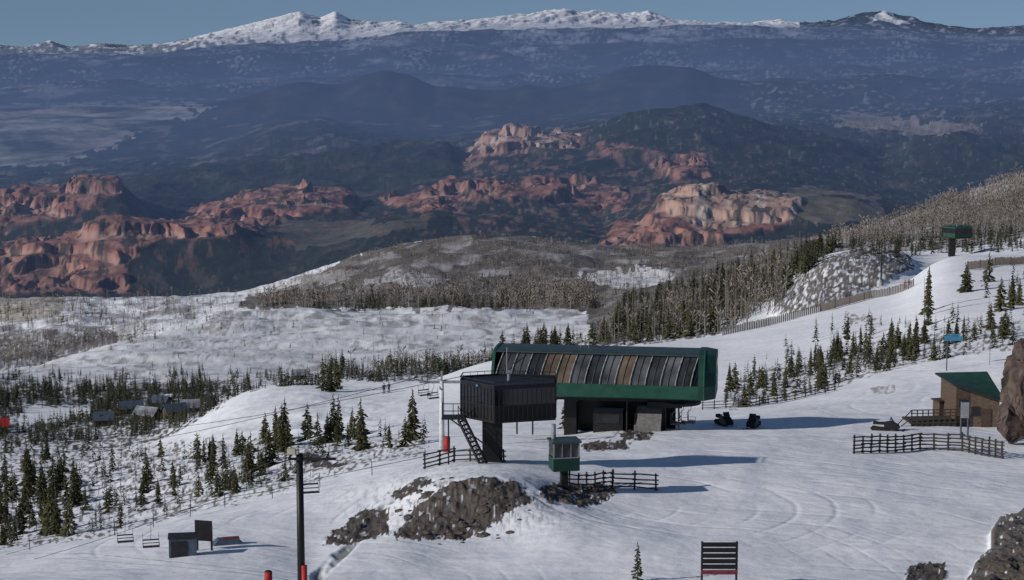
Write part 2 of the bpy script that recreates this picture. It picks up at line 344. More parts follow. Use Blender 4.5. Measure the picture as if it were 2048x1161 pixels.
def landmat(name,scales,dist,nearsnow=False):
    m,nt,b=newmat(name); L=nt.links
    at=nt.nodes.new('ShaderNodeAttribute'); at.attribute_name='col'
    tc=nt.nodes.new('ShaderNodeTexCoord')
    n=nt.nodes.new('ShaderNodeTexNoise'); n.inputs['Scale'].default_value=scales[0]; n.inputs['Detail'].default_value=8; L.new(tc.outputs['Object'],n.inputs['Vector'])
    mr=nt.nodes.new('ShaderNodeMapRange'); mr.inputs[1].default_value=.3; mr.inputs[2].default_value=.7; mr.inputs[3].default_value=.92 if nearsnow else .75; mr.inputs[4].default_value=1.04 if nearsnow else 1.25
    L.new(n.outputs['Fac'],mr.inputs[0])
    mx=nt.nodes.new('ShaderNodeVectorMath'); mx.operation='SCALE'; L.new(at.outputs['Color'],mx.inputs[0]); L.new(mr.outputs[0],mx.inputs['Scale'])
    L.new(mx.outputs[0],b.inputs['Base Color']); b.inputs['Roughness'].default_value=.75 ; b.inputs['Specular IOR Level'].default_value=.15
    bp=nt.nodes.new('ShaderNodeBump'); bp.inputs['Strength'].default_value=.6; bp.inputs['Distance'].default_value=dist
    h=n.outputs['Fac']
    if nearsnow:
        n2=nt.nodes.new('ShaderNodeTexNoise'); n2.inputs['Scale'].default_value=.9; n2.inputs['Detail'].default_value=9; n2.inputs['Roughness'].default_value=.46; L.new(tc.outputs['Object'],n2.inputs['Vector'])
        hs=n2.outputs['Fac']
        # curved vehicle and ski tracks: broken rings round a few turning points
        for (cx,cy,sc_,amp) in ((2,118,.13,-.40),(60,185,.09,-.36),(-18,95,.17,-.2),(10,210,.06,-.42)):
            mp=nt.nodes.new('ShaderNodeMapping'); mp.inputs['Location'].default_value=(-cx,-cy,0); mp.inputs['Scale'].default_value=(1,1,0); L.new(tc.outputs['Object'],mp.inputs[0])
            w=nt.nodes.new('ShaderNodeTexWave'); w.wave_type='RINGS'; w.rings_direction='SPHERICAL'; w.inputs['Scale'].default_value=sc_; w.inputs['Distortion'].default_value=7; w.inputs['Detail'].default_value=2; w.inputs['Detail Scale'].default_value=.08; L.new(mp.outputs[0],w.inputs['Vector'])
            pw=nt.nodes.new('ShaderNodeMath'); pw.operation='POWER'; L.new(w.outputs['Fac'],pw.inputs[0]); pw.inputs[1].default_value=14
            nm=nt.nodes.new('ShaderNodeTexNoise'); nm.inputs['Scale'].default_value=.09; nm.inputs['Detail'].default_value=2; L.new(mp.outputs[0],nm.inputs['Vector'])
            mm=nt.nodes.new('ShaderNodeMapRange'); mm.inputs[1].default_value=.48; mm.inputs[2].default_value=.62; mm.inputs[3].default_value=0; mm.inputs[4].default_value=amp; L.new(nm.outputs['Fac'],mm.inputs[0])
            a1=nt.nodes.new('ShaderNodeMath'); a1.operation='MULTIPLY_ADD'; L.new(pw.outputs[0],a1.inputs[0]); L.new(mm.outputs[0],a1.inputs[1]); L.new(hs,a1.inputs[2]); hs=a1.outputs[0]
        h=hs
    L.new(h,bp.inputs['Height']); L.new(bp.outputs[0],b.inputs['Normal'])
    em=nt.nodes.new('ShaderNodeEmission'); em.inputs[0].default_value=HAZE  # haze painted on: land surfaces emit this colour, mixed by the alpha weight
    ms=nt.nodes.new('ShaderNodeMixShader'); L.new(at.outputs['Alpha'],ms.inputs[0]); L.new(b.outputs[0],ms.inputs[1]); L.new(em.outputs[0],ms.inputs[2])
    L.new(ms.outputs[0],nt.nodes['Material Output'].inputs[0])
    return m
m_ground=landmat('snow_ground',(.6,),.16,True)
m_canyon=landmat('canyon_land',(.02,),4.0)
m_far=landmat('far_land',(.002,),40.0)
def split(name,r0,r1,m):
    V=np.stack([X[r0:r1+1],Y_[r0:r1+1],Z[r0:r1+1]],-1).reshape(-1,3); n=r1-r0+1
    i=(np.arange(n-1)[:,None]*C+np.arange(C-1)[None,:]).ravel()
    Fa=np.stack([i,i+1,i+C+1,i+C],1)
    me=mesh_np(name,V,Fa); ca=me.color_attributes.new('col','FLOAT_COLOR','POINT')
    rgba=np.concatenate([col[r0:r1+1],haze[r0:r1+1][...,None]],-1).astype(np.float32)  # alpha carries the painted haze weight, not albedo
    ca.data.foreach_set('color',rgba.ravel()); me.materials.append(m)
    o=bpy.data.objects.new(name,me); o['kind']='structure'; COL.objects.link(o); return o
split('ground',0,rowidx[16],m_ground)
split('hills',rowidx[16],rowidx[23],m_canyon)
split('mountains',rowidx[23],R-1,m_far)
M=dict(
 black=mat('black_paint',(.012,.012,.013),.45,scale=2,var=.3),
 blackglass=mat('dark_glass',(.010,.012,.016),.12,spec=.6,scale=.6,var=.4),
 pane=mat('tinted_glazing',(.030,.033,.036),.22,spec=.5,scale=.55,var=.9),  # noise paints paler reflections into the dark glass colour
 panetan=mat('glazing_painted_tan_reflection',(.12,.092,.065),.25,spec=.5,scale=.5,var=.7),  # tan reflection painted in as base colour
 panegrey=mat('glazing_painted_grey_reflection',(.075,.08,.085),.22,spec=.5,scale=.5,var=.8),  # grey reflection put into the pane's base colour
 green=mat('green_metal',(.018,.078,.052),.5,scale=1.5,var=.18),
 dkgreen=mat('dark_green_metal',(.011,.050,.036),.5,scale=1.5,var=.2),
 roof=mat('dark_green_grey_metal_roof',(.032,.052,.054),.45,scale=1.2,var=.25,spec=.5),
 rib=mat('pale_rib',(.32,.315,.285),.5),
 steel=mat('galvanised_steel',(.30,.31,.33),.45,.5,scale=4),
 white=mat('white_steel',(.6,.61,.63),.5),
 dark=mat('dark_steel',(.022,.022,.024),.5,.2),
 red=mat('red_padding',(.36,.02,.02),.6), dred=mat('faded_red_board',(.16,.03,.04),.7),
 wood=mat('weathered_wood',(.052,.044,.038),.85,scale=6,var=.35,bump=.4,stretch=(1,1,6)),
 greyw=mat('grey_wood',(.21,.185,.165),.85,scale=8,var=.3),
 tan=mat('tan_siding',(.16,.115,.08),.8,scale=5,var=.3,bump=.4),
 brown=mat('brown_siding',(.095,.065,.048),.85,scale=5,var=.35,bump=.5),
 groof=mat('green_roof',(.022,.072,.048),.5,scale=2),
 conc=mat('concrete',(.17,.165,.16),.85,scale=3,var=.25,bump=.3),
 rock=mat('red_brown_rock',(.085,.062,.053),.9,scale=.9,var=.7,bump=.9),
 grock=mat('grey_rock',(.09,.078,.068),.9,scale=1.6,var=.5,bump=.9),
 sroof=mat('snowy_roof',(.22,.23,.26),.7,scale=.5,var=.7),
 blue=mat('blue_sign',(.06,.22,.36),.5),
 bluegr=mat('grey_blue_panel',(.06,.085,.12),.5),
 crown=treemat('conifer_needles',(.026,.032,.016),(.085,.082,.042)),
 forest=mat('conifer_forest_needles',(.042,.045,.026),.9,scale=.05,var=.5),
 bark=mat('bark',(.08,.06,.045),.9,scale=8),
 bare=mat('bare_wood',(.20,.178,.16),.9,scale=.03,var=.5),
 jacket=mat('red_jacket',(.4,.04,.04),.7), pants=mat('dark_trousers',(.03,.03,.04),.8), skin=mat('skin',(.5,.3,.22),.6),
 lamp=mat('cream_box',(.45,.41,.31),.6), rubber=mat('black_rubber',(.015,.015,.015),.8),
)
# ---------------------------------------------------------------- mesh builder
class MB:
    def __init__(s): s.v=[];s.f=[]
    def add(s,vs,fs):
        o=len(s.v); s.v+=[tuple(p) for p in vs]; s.f+=[tuple(i+o for i in f) for f in fs]; return s
    def box(s,c,d,rz=0,tp=1.0):
        x,y,z=[k/2 for k in d]; co,si=math.cos(rz),math.sin(rz); vs=[]
        for dz in (-z,z):
            k=tp if dz>0 else 1
            for dx,dy in ((-x,-y),(x,-y),(x,y),(-x,y)):
                a,b=dx*k,dy*k; vs.append((c[0]+a*co-b*si,c[1]+a*si+b*co,c[2]+dz))
        return s.add(vs,[(3,2,1,0),(4,5,6,7),(0,1,5,4),(1,2,6,5),(2,3,7,6),(3,0,4,7)])
    def beam(s,p,q,r,r2=None,n=6):
        p=Vector(p);q=Vector(q);r2=r if r2 is None else r2; d=(q-p).normalized()
        a=d.cross(Vector((0,0,1)))
        if a.length<.01:a=Vector((1,0,0))
        a.normalize(); b=d.cross(a); vs=[]
        for c,rr in ((p,r),(q,r2)):
            for i in range(n):
                t=2*math.pi*(i+.5)/n; vs.append(c+(a*math.cos(t)+b*math.sin(t))*rr)
        return s.add(vs,[(i,(i+1)%n,n+(i+1)%n,n+i) for i in range(n)]+[tuple(range(n))[::-1],tuple(range(n,2*n))])
    def tube(s,pts,r,n=6):
        for a,b in zip(pts[:-1],pts[1:]): s.beam(a,b,r,r,n)
        return s
    def prism(s,prof,x0,x1):
        n=len(prof); vs=[(x0,a,b) for a,b in prof]+[(x1,a,b) for a,b in prof]
        return s.add(vs,[(i,(i+1)%n,n+(i+1)%n,n+i) for i in range(n)]+[tuple(range(n))[::-1],tuple(range(n,2*n))])
    def strip(s,prof,x0,x1,t=.0):
        n=len(prof); vs=[(x0,a,b) for a,b in prof]+[(x1,a,b) for a,b in prof]
        return s.add(vs,[(i,i+1,n+i+1,n+i) for i in range(n-1)])
    def plate(s,poly,z0,z1):
        n=len(poly); vs=[(a,b,z0) for a,b in poly]+[(a,b,z1) for a,b in poly]
        return s.add(vs,[(i,(i+1)%n,n+(i+1)%n,n+i) for i in range(n)]+[tuple(range(n))[::-1],tuple(range(n,2*n))])
def thing(name,label,cat,p,rz=0,group=None):
    o=bpy.data.objects.new(name,None); o.empty_display_size=.5; o.location=p; o.rotation_euler=(0,0,rz)
    o['label']=label;o['category']=cat
    if group:o['group']=group
    COL.objects.link(o); return o
def part(name,mb,m,par,smooth=False,label=None):
    me=bpy.data.meshes.new(name); me.from_pydata([tuple(v) for v in mb.v],[],mb.f); me.update(); me.materials.append(M[m] if isinstance(m,str) else m)
    if smooth:
        for p in me.polygons:p.use_smooth=True
    o=bpy.data.objects.new(name,me); o.parent=par
    if label:o['label']=label
    COL.objects.link(o); return o
def dup(root,p,rz=0,s=1.0,label=None):
    c=root.copy(); COL.objects.link(c); c.location=p; c.rotation_euler=(0,0,rz); c.scale=(s,s,s)
    if label:c['label']=label
    def rec(a,b):
        for ch in list(a.children):
            if ch==b: continue
            k=ch.copy(); k.parent=b; COL.objects.link(k); rec(ch,k)
    rec(root,c); return c
# ---------------------------------------------------------------- lift terminal
tx,ty,_=P(1213,797,165); tg=gz(tx,ty); zb=P(1213,796,162.5)[2]-tg
T=thing('lift_station','long green chairlift station with thin roof and slanted windows','lift station',(tx,ty,tg),math.radians(-8.5))
XL,XR=-9.65,8.5
prof_low=[(-2.6,0),(-3.0,.15),(-3.2,1.3),(2.6,1.3),(2.6,0)]
part('body_panel',MB().prism([(a,zb+b) for a,b in prof_low],XL+.05,XR-.3),'green',T)
win=[(-3.15,1.3),(-3.02,1.8),(-2.72,2.5),(-2.28,3.15),(-1.72,3.72)]
lean=lambda b:.62*((b-1.3)/2.42)**1.4
rf=[(-1.9,3.74),(-1.4,3.86),(-.4,3.90),(.8,3.90),(1.9,3.84),(2.5,3.7),(2.66,3.3),(2.66,1.32)]
mb=MB(); mb.strip([(a,zb+b) for a,b in rf],XL+.05,XR-.25); mb.box(((XL+XR)/2,-1.85,zb+3.73),(XR-XL-.3,.12,.10))
part('roof',mb,'roof',T,False)
part('deck_panel',MB().box(((XL+XR)/2,0,zb+1.36),(XR-XL-.6,5.0,.06)),'dark',T)
N=13; x0=XL+.2; x1=XR-1.0; st=(x1-x0)/N
def lpts(xx,off): return [(xx+lean(b),a+off,zb+b) for a,b in win]
def leanstrip(xa,xb,off):
    A=lpts(xa,off);B=lpts(xb,off); n=len(A); return MB().add(A+B,[(i,i+1,n+i+1,n+i) for i in range(n-1)])
seq=['pane','panegrey','pane','panetan','panetan','panegrey','pane','panegrey','panetan','panegrey','pane','panegrey','pane']
for i in range(N):
    a=x0+i*st
    part('window',leanstrip(a+.03,a+st-.03,.10),seq[i],T,True)
for i in range(N+1):
    xx=x0+i*st; part('window_rib',MB().tube(lpts(xx,0),.045,5),'rib',T,True)
    if i<N: part('window_mullion',MB().tube(lpts(xx+st*.5,.06),.03,4),'dark',T)
m=MB(); m.add([(x1,-2.9,zb+1.3),(XR-.3,-2.95,zb+1.3),(XR-.3,-1.75,zb+3.72),(x1+.6,-1.7,zb+3.72)],[(0,1,2,3)]); part('glazing_panel',m,'blackglass',T)
capp=[(-2.6,-.03),(-3.06,.12),(-3.32,1.3),(-3.15,1.85),(-2.82,2.6),(-2.36,3.28),(-1.85,3.80),(-1.4,3.92),(-.4,3.98),(.8,3.98),(1.95,3.92),(2.6,3.76),(2.75,3.3),(2.75,0)]
capp=[(a,zb+b) for a,b in capp]
part('end_cap',MB().prism(capp,XL-.12,XL+.12),'green',T)
inn=[(a*.84+.2,zb+(b-zb)*.94+.10) for a,b in capp]
mb=MB(); n=len(capp)
vs=[(XR-.35,a,b) for a,b in capp]+[(XR+.15,a,b) for a,b in capp]+[(XR+1.1,a,b) for a,b in inn]
fs=[(i,(i+1)%n,n+(i+1)%n,n+i) for i in range(n)]+[(n+i,n+(i+1)%n,2*n+(i+1)%n,2*n+i) for i in range(n)]+[tuple(range(n))[::-1],tuple(range(2*n,3*n))]
mb.add(vs,fs); part('end_cap',mb,'dkgreen',T)
part('end_trim',MB().tube([(XR+.15,a,b) for a,b in capp[1:9]],.07,5),'green',T)
m=MB().prism([(a*.72,zb+1.35+(b-zb-1.35)*.78) for a,b in inn if b>zb+1.3],XR+1.1,XR+1.13); part('end_window',m,'blackglass',T)
mb=MB().box((-.5,0,zb-.25),(14,2.6,.5)); mb.box((-6,0,zb-.75),(3,3.2,.6)); mb.box((5.2,0,zb-.7),(3,3,.5)); mb.beam((6.4,0,zb-.75),(6.4,0,zb-.5),1.9,1.9,24); part('machinery',mb,'dark',T)
part('support_column',MB().box((-3.2,0.6,zb/2-.6),(1.1,1.3,zb+1.0)),'black',T)
part('support_column',MB().box((4.4,0.4,zb/2-.6),(1.6,1.4,zb+1.0)),'black',T)
part('control_booth',MB().box((.2,0,.9),(2.6,1.4,2.1)),'black',T)
part('booth_window',MB().box((.2,-.73,1.25),(2.0,.06,.8)),'blackglass',T)
part('back_wall',MB().box((1.2,2.2,.9),(9.5,.2,2.8)),'black',T)
for xx in (-7.8,-6.4,1.9,6.4): part('strut',MB().beam((xx,-1,0-.3),(xx,-1,zb-.1),.08,.08,6),'dark',T)
mb=MB(); 
for sx in(-1,1): mb.beam((-2.0+sx*.35,.4,zb+3.85),(-2.0+sx*.35,.4,zb+4.5),.03)
mb.beam((-2.8,.4,zb+4.45),(-1.0,.4,zb+4.45),.06); mb.box((-2.4,.4,zb+4.55),(.3,.3,.25)); mb.box((-1.4,.4,zb+4.55),(.3,.3,.2))
part('antenna_rack',mb,'rib',T)
part('mast',MB().beam((-8.4,-2.9,zb+1.5),(-8.4,-2.9,zb+4.3),.04),'steel',T)
p=loc(1297,862); o=thing('concrete_ramp','grey concrete loading ramp block under the station','concrete ramp',p,-.15)
part('ramp',MB().prism([(-1.5,-.5),(-1.5,.7),(-.6,1.3),(.4,2.1),(1.1,2.1),(1.1,-.5)],-1.15,1.15),'conc',o)
part('side_rail',MB().beam((-1.1,-1.4,.8),(-1.1,.5,2.25),.05),'dark',o)
# ---------------------------------------------------------------- elevated hut
def hut(p,rz,s,wm,label,name,legh,stairs=True,roofm='black'):
    H=thing(name,label,'hut',p,rz); H.scale=(s,s,s)
    pl=[(-3.25,.0),(-.9,-2.3),(3.35,-1.1),(3.35,1.7),(-.6,2.4),(-3.1,1.6)]
    z0=legh; n=len(pl)
    def sc(k): return [(a*k,b*k) for a,b in pl]
    part('floor_slab',MB().plate(sc(1.0),z0-.18,z0),'black',H)
    def ring(k0,k1,za,zc):
        A=sc(k0);B=sc(k1); m=MB(); m.add([(a,b,za) for a,b in A]+[(a,b,zc) for a,b in B],[(i,(i+1)%n,n+(i+1)%n,n+i) for i in range(n)]); return m
    part('wall',ring(.985,.995,z0,z0+1.0),wm,H)
    A=sc(.99)
    for i in range(n):
        a=A[i];b=A[(i+1)%n]
        m=MB().add([(a[0],a[1],z0+1.0),(b[0],b[1],z0+1.0),(b[0],b[1],z0+2.2),(a[0],a[1],z0+2.2)],[(0,1,2,3)]); part('window',m,'blackglass',H)
    m=MB(); B=sc(1.003)
    for i in range(n):
        a=Vector(B[i]);b=Vector(B[(i+1)%n]); k=max(2,int((b-a).length/.32))
        for j in range(k):
            q=a.lerp(b,j/k); m.beam((q.x,q.y,z0),(q.x,q.y,z0+2.2),.028 if j else .06,None,4)
        m.beam((a.x,a.y,z0+1.0),(b.x,b.y,z0+1.0),.035,None,4)
    part('frame',m,'dark',H)
    part('fascia',ring(1.0,1.01,z0+2.15,z0+2.42),wm,H)
    part('roof',MB().plate(sc(.98),z0+2.2,z0+2.36),roofm,H)
    m=MB(); B=sc(1.01)
    for i in range(n):
        for h in (2.44,2.68): m.beam((*B[i],z0+h),(*B[(i+1)%n],z0+h),.035,None,4)
        a=Vector(B[i]);b=Vector(B[(i+1)%n]); k=max(2,int((b-a).length/.45))
        for j in range(k):
            q=a.lerp(b,j/k); m.beam((q.x,q.y,z0+2.4),(q.x,q.y,z0+2.68),.02,None,4)
    part('roof_railing',m,'dark' if wm=='black' else wm,H)
    part('column',MB().box((-1.05,0,legh/2-.5),(1.4,1.4,legh+1.0)),'black',H)
    m=MB().beam((.1,.3,z0+2.3),(.1,.3,z0+2.95),.14,.12,10); m.box((.1,.3,z0+2.98),(.45,.35,.16)); part('vent',m,'steel',H)
    if stairs:
        part('landing',MB().box((-3.75,-.7,z0-.05),(1.6,1.3,.12)),'dark',H)
        m=MB(); n_=12; a=Vector((-3.2,-1.1,z0-.1)); b=Vector((-1.5,-2.1,.0))
        for k in range(n_):
            q=a.lerp(b,(k+.5)/n_); m.box(q,(.25,.8,.05),-.5)
        m.beam(a+Vector((-.2,-.35,0)),b+Vector((-.2,-.35,0)),.10,None,4); m.beam(a+Vector((.2,.4,0)),b+Vector((.2,.4,0)),.10,None,4)
        part('staircase',m,'dark',H)
        m=MB()
        for h in(.5,1.0):
            m.beam(a+Vector((-.2,-.35,h)),b+Vector((-.2,-.35,h)),.03); m.beam((-4.5,-1.3,z0+h),(-3.0,-1.3,z0+h),.03); m.beam((-4.5,-1.3,z0+h),(-4.5,-.1,z0+h),.03)
        for q in((-4.5,-1.3),(-3.75,-1.3),(-3.0,-1.3),(-4.5,-.1)): m.beam((*q,z0),(*q,z0+1),.03)
        for k in range(5):
            q=a.lerp(b,k/4)+Vector((-.2,-.35,0)); m.beam(q,q+Vector((0,0,1)),.03)
        part('railing',m,'dark',H)
        m=MB().box((-4.1,-.7,z0/2-.2),(.1,.1,z0)); m.beam((-4.2,-.7,z0),(-1.5,0,z0*.35),.05); part('brace',m,'dark',H)
        part('sign_plate',MB().box((-2.1,-1.33,z0+2.3),(.16,.04,.12),-.75),'blue',H)
    return H
hx,hy,_=P(1015,930,131); hg=gz(hx,hy); zz=P(1015,842,128.8)[2]-hg
hut((hx,hy,hg),0,1.0,'black','black many-sided slatted operator hut on a thick column with stairs','control_hut',zz)
p=loc(1912,512,380); s_=p.y/3822*58/6.8
zz2=(P(1912,474,p.y)[2]-p.z)/s_
hut(p,0,s_,'green','small green elevated hut on a post at the ridge top','ridge_hut',zz2,False,'dkgreen')
# ---------------------------------------------------------------- kiosk
p=loc(1128,974,100); q=p.y/3822; o=thing('ticket_kiosk','small green and white glazed booth raised on a dark post','booth',p,math.radians(12))
kh=37*q; W=60*q/2*.92
part('post',MB().box((0,0,kh/2-.3),(.45,.45,kh+.6)),'dark',o)
part('wall',MB().plate([(-W,-W*.8),(W,-W*.8),(W,W*.8),(-W,W*.8)],kh,kh+.85),'dkgreen',o)
m=MB()
for sx,sy in((-1,-1),(1,-1),(1,1),(-1,1)): m.box((sx*(W-.05),sy*(W*.8-.05),kh+1.35),(.09,.09,1.0))
for sx in(-.33,.33): m.box((sx*W,-W*.8+.04,kh+1.35),(.05,.05,1.0))
m.box((0,-W*.8+.02,kh+.88),(2*W+.06,.08,.07)); m.box((W-.02,0,kh+.88),(.08,1.6*W,.07)); part('window_frame',m,'steel',o)
part('window',MB().plate([(-W+.06,-W*.8+.08),(W-.08,-W*.8+.08),(W-.08,W*.8-.08),(-W+.06,W*.8-.08)],kh+.92,kh+1.84),'panegrey',o)
part('roof',MB().box((0,0,kh+1.90),(2*W+.2,1.6*W+.2,.12)),'roof',o)
part('chimney_pipe',MB().beam((-.6,.4,kh+1.95),(-.6,.4,kh+2.9),.15,.15,10),'steel',o)
# ---------------------------------------------------------------- fences
def fence(pts,h,sp,nr,pm,label,name='wooden_fence',cat='fence',ymin=60,r=.07,group=None,board=True):
    P3=[loc(u,v,ymin) for u,v in pts]
    base=P3[0].copy(); o=thing(name,label,cat,base,0,group)
    ps=[]
    for a,b in zip(P3[:-1],P3[1:]):
        k=max(1,int(round((b-a).length/sp)))
        for j in range(k): ps.append(a.lerp(b,j/k))
    ps.append(P3[-1])
    ps=[Vector((q.x,q.y,gz(q.x,q.y)))-base for q in ps]
    for q in ps[:95]:
        t=random.uniform(-.06,.06); part('post',MB().beam(q+Vector((0,0,-.3)),q+Vector((t,t,h*random.uniform(.95,1.12))),r,r*.9,5),pm,o)
    for i in range(nr):
        m=MB(); z=h*(i+.6)/nr
        for a,b in zip(ps[:-1],ps[1:]):
            d=(b-a).normalized(); off=Vector((0,-r-.03,0))
            m.beam(a-d*.15+off+Vector((0,0,z+random.uniform(-.06,.06))),b+d*.15+off+Vector((0,0,z+random.uniform(-.06,.06))),r*.8 if board else .025,None,4)
        part('rail',m,pm,o)
    return o
fence([(850,938),(908,925)],1.15,1.0,4,'wood','dark wooden rail fence on the snow near the hut',ymin=100)
fence([(908,925),(1008,925)],.9,1.2,3,'wood','low dark wooden rail fence behind the hut column',ymin=120)
fence([(1138,972),(1225,968)],.95,.9,3,'wood','dark wooden rail fence beside the small booth',ymin=100)
fence([(1225,978),(1312,982)],1.15,1.2,4,'wood','dark wooden rail fence panel standing in snow',ymin=100)
fence([(1708,908),(1840,900),(1925,903),(2004,918)],1.4,.95,5,'wood','long dark wooden corral fence in front of the cabin',ymin=100,r=.085)
fence([(1405,820),(1500,815),(1590,800),(1670,782)],1.0,1.6,3,'wood','dark rail fence along the piste edge',ymin=150)
def netting(pts,h,label,ymin):
    P3=[loc(u,v,ymin) for u,v in pts]; base=P3[0].copy(); o=thing('slat_fence',label,'fence',base)
    m=MB()
    for a,b in zip(P3[:-1],P3[1:]):
        n=int((b-a).length/.42)
        for j in range(n):
            q=a.lerp(b,j/n); z=gz(q.x,q.y); q=Vector((q.x,q.y,z))-base
            hh=h*random.uniform(.9,1.05); m.box((q.x,q.y,q.z+hh/2+.1),(.26,.04,hh))
            if j%12==0: part('post',MB().beam(q,q+Vector((0,0,h*1.15)),.06),'wood',o)
    part('slats',m,'greyw',o)
netting([(1446,672),(1540,652),(1640,625),(1740,598),(1830,572)],1.6,'long pale slatted snow fence along the ridge edge of the piste',250)
netting([(1935,541),(1990,533),(2060,528)],1.6,'pale slatted snow fence near the ridge top hut',330)
def rope(pts,label,ymin):
    fence(pts,1.1,4.5,1,'dark',label,'rope_line','rope fence',ymin,.03,None,False)
rope([(60,1100),(230,1072),(450,1015),(640,975),(850,930)],'thin rope line on dark posts along the piste edge',110)
# ---------------------------------------------------------------- poles and lift
p=loc(604,1240,60)
base=p; ht=P(597,908,p.y)[2]-p.z; px_=p.y/3822
o=thing('lift_tower','tall black steel lift tower with a crossarm and red base padding','lift tower',p)
part('mast',MB().beam((0,0,-.5),(0,0,ht),8.5*px_,7*px_,16),'black',o,True)
part('pad',MB().beam((7*px_,-.12,-.2),(7*px_,-.12,2.15),6*px_,6*px_,10),'red',o,True)
k=px_/.0262
part('crossarm',MB().box((.7*k,0,ht-.28*k),(2.5*k,.12,.08)),'dark',o)
for xx in(-.5*k,1.5*k):
    m=MB().box((xx,0,ht-.12),(.05,1.0,.06))
    for kk in(-.42,-.14,.14,.42): m.beam((xx-.03,kk,ht-.08),(xx+.03,kk,ht-.08),.05,.05,10)
    part('sheave_assembly',m,'dark',o)
part('light_box',MB().box((-.42*k,-.1,ht+.12),(.30,.25,.20)).box((-.14*k,-.1,ht+.09),(.14,.2,.14)),'lamp',o)
tA=p+Vector((1.5*k,0,ht-.02)); tB=p+Vector((-.5*k,0,ht-.02))
p=loc(884,905,120); ht2=P(884,762,p.y)[2]-p.z
o=thing('lift_tower','slim pale lift tower with crossarm and red base padding','lift tower',p)
part('mast',MB().beam((0,0,-.5),(0,0,ht2),.24,.17,14),'white',o,True)
part('pad',MB().beam((.42,-.1,-.2),(.42,-.1,1.3),.26,.26,10),'red',o,True)
part('crossarm',MB().box((0,0,ht2-.1),(3.6,.2,.2)).box((0,0,ht2+.35),(.16,.16,.9)),'steel',o)
for xx in(-1.6,1.6):
    m=MB().box((xx,0,ht2+.1),(.12,1.8,.14))
    for k in(-.7,-.25,.25,.7): m.beam((xx-.05,k,ht2+.18),(xx+.05,k,ht2+.18),.14,.14,10)
    part('sheave_assembly',m,'steel',o)
tC=[p+Vector((x,0,ht2+.35)) for x in(-1.6,1.6)]
def cable(a,b,sag,label,r=.028):
    a=Vector(a);b=Vector(b); o=thing('lift_cable',label,'cable',a,0,'lift cables')
    pts=[a.lerp(b,t/16)+Vector((0,0,-sag*4*(t/16)*(1-t/16)))-a for t in range(17)]
    part('wire',MB().tube(pts,r,5),'dark',o,True); return lambda t:a.lerp(b,t)+Vector((0,0,-sag*4*t*(1-t)))
e1=Vector(P(-160,1165,150)); e2=Vector(P(-160,1140,160))
c1=cable(tA,e1,.8,'steel lift cable running down over the trees',.014); c2=cable(tB,e2,.8,'steel lift cable running down over the trees',.014)
zt=tg+zb-.2
for k,cc in enumerate(tC):
    cable(cc,(tx-7,ty+(-1+2*k),zt+.6),.1,'steel lift cable entering the green station')
    cable(cc,Vector(P(-100,905-40*k,430)),3,'steel lift cable running down the snowy slope')
def chair():
    o=thing('lift_chair','empty two seat lift chair hanging from a cable','lift chair',(0,0,0),0,'chairs on the lift cable')
    part('hanger',MB().tube([(0,0,0),(0,.05,-.9),(0,.35,-1.2),(0,.35,-1.5)],.026).tube([(-.65,.3,-1.5),(.65,.3,-1.5)],.022),'steel',o)
    m=MB()
    for sx in(-.65,.65): m.tube([(sx,.3,-1.0),(sx,.3,-2.0),(sx,-.3,-2.05),(sx,-.3,-1.7),(sx,.25,-1.7)],.018)
    m.tube([(-.65,.3,-1.5),(.65,.3,-1.5)],.024)
    part('frame',m,'dark',o)
    m=MB()
    for k in range(4): m.box((0,-.25+k*.16,-2.02),(1.3,.12,.04))
    part('seat',m,'wood',o)
    m=MB()
    for k in range(2): m.box((0,.30,-1.80+k*.24),(1.3,.04,.06))
    part('backrest',m,'wood',o)
    return o
u0=lambda f,u:min([i/400 for i in range(401)],key=lambda t:abs(proj(*f(t))[0]-u))
ch=chair(); ch.location=c1(.02); ch.rotation_euler=(0,0,.25); ch.scale=(.48,.48,.6)
dup(ch,c1(u0(c1,300)),.25,.6); dup(ch,c2(u0(c2,250)),.3,.6)
for k in range(3):
    q=Vector((tx,ty,tg))+Vector((6.0+k*.7,-1.4+.3*k,3.0)); dup(ch,q,1.2+.1*k,label='empty lift chair parked beneath the green station')
for k,(uu,vv) in enumerate([(850,752),(868,758)]):
    dup(ch,Vector(P(uu,vv,156)),.6,.8,label='empty lift chair beside the pale lift tower')
for uu,vv in((537,1172),):
    p=loc(uu,vv,60); o=thing('marker_pad','short red padded post standing in snow','padded post',p)
    part('pad',MB().beam((0,0,-.1),(0,0,.75),.21,.20,14),'red',o,True); part('cap',MB().beam((0,0,.75),(0,0,.80),.2,.12,14),'dark',o)
p=loc(1438,1172,60); q=p.y/3822; w=76*q; hh=P(1438,1084,p.y)[2]-p.z
o=thing('slatted_sign','black slatted trail sign board with a faded red bottom board','sign board',p)
for sx in(-1,1): part('post',MB().box((sx*(w/2-.06),.06,hh/2-.2),(.1,.1,hh+.4)),'dark',o)
for k in range(6):
    part('board',MB().box((0,-.02,hh-.14-k*.285),(w,.05,.225)),'dred' if k==5 else 'black',o,label='faded red board' if k==5 else None)
p=loc(366,1112,100); q=p.y/3822
o=thing('storage_box','dark grey metal storage box on snow','box',p,.15)
part('body',MB().box((0,0,.5),(1.55,1.1,1.3)),'bluegr',o); part('lid',MB().box((0,0,1.18),(1.65,1.2,.08)),'dark',o); part('door',MB().box((-.2,-.565,.5),(.9,.03,1.0)),'dark',o)
p=loc(408,1102,100); o=thing('notice_board','black wooden backboard on two posts in snow','board',p,-.25)
part('panel',MB().box((0,0,1.2),(1.05,.12,1.2)),'black',o)
for sx in(-.45,.45): part('post',MB().box((sx,.1,.6),(.1,.1,1.8)),'dark',o)
p=loc(455,1088,100); o=thing('folded_tarp','dark blue and red tarp covered pallet on snow','tarp',p,.3)
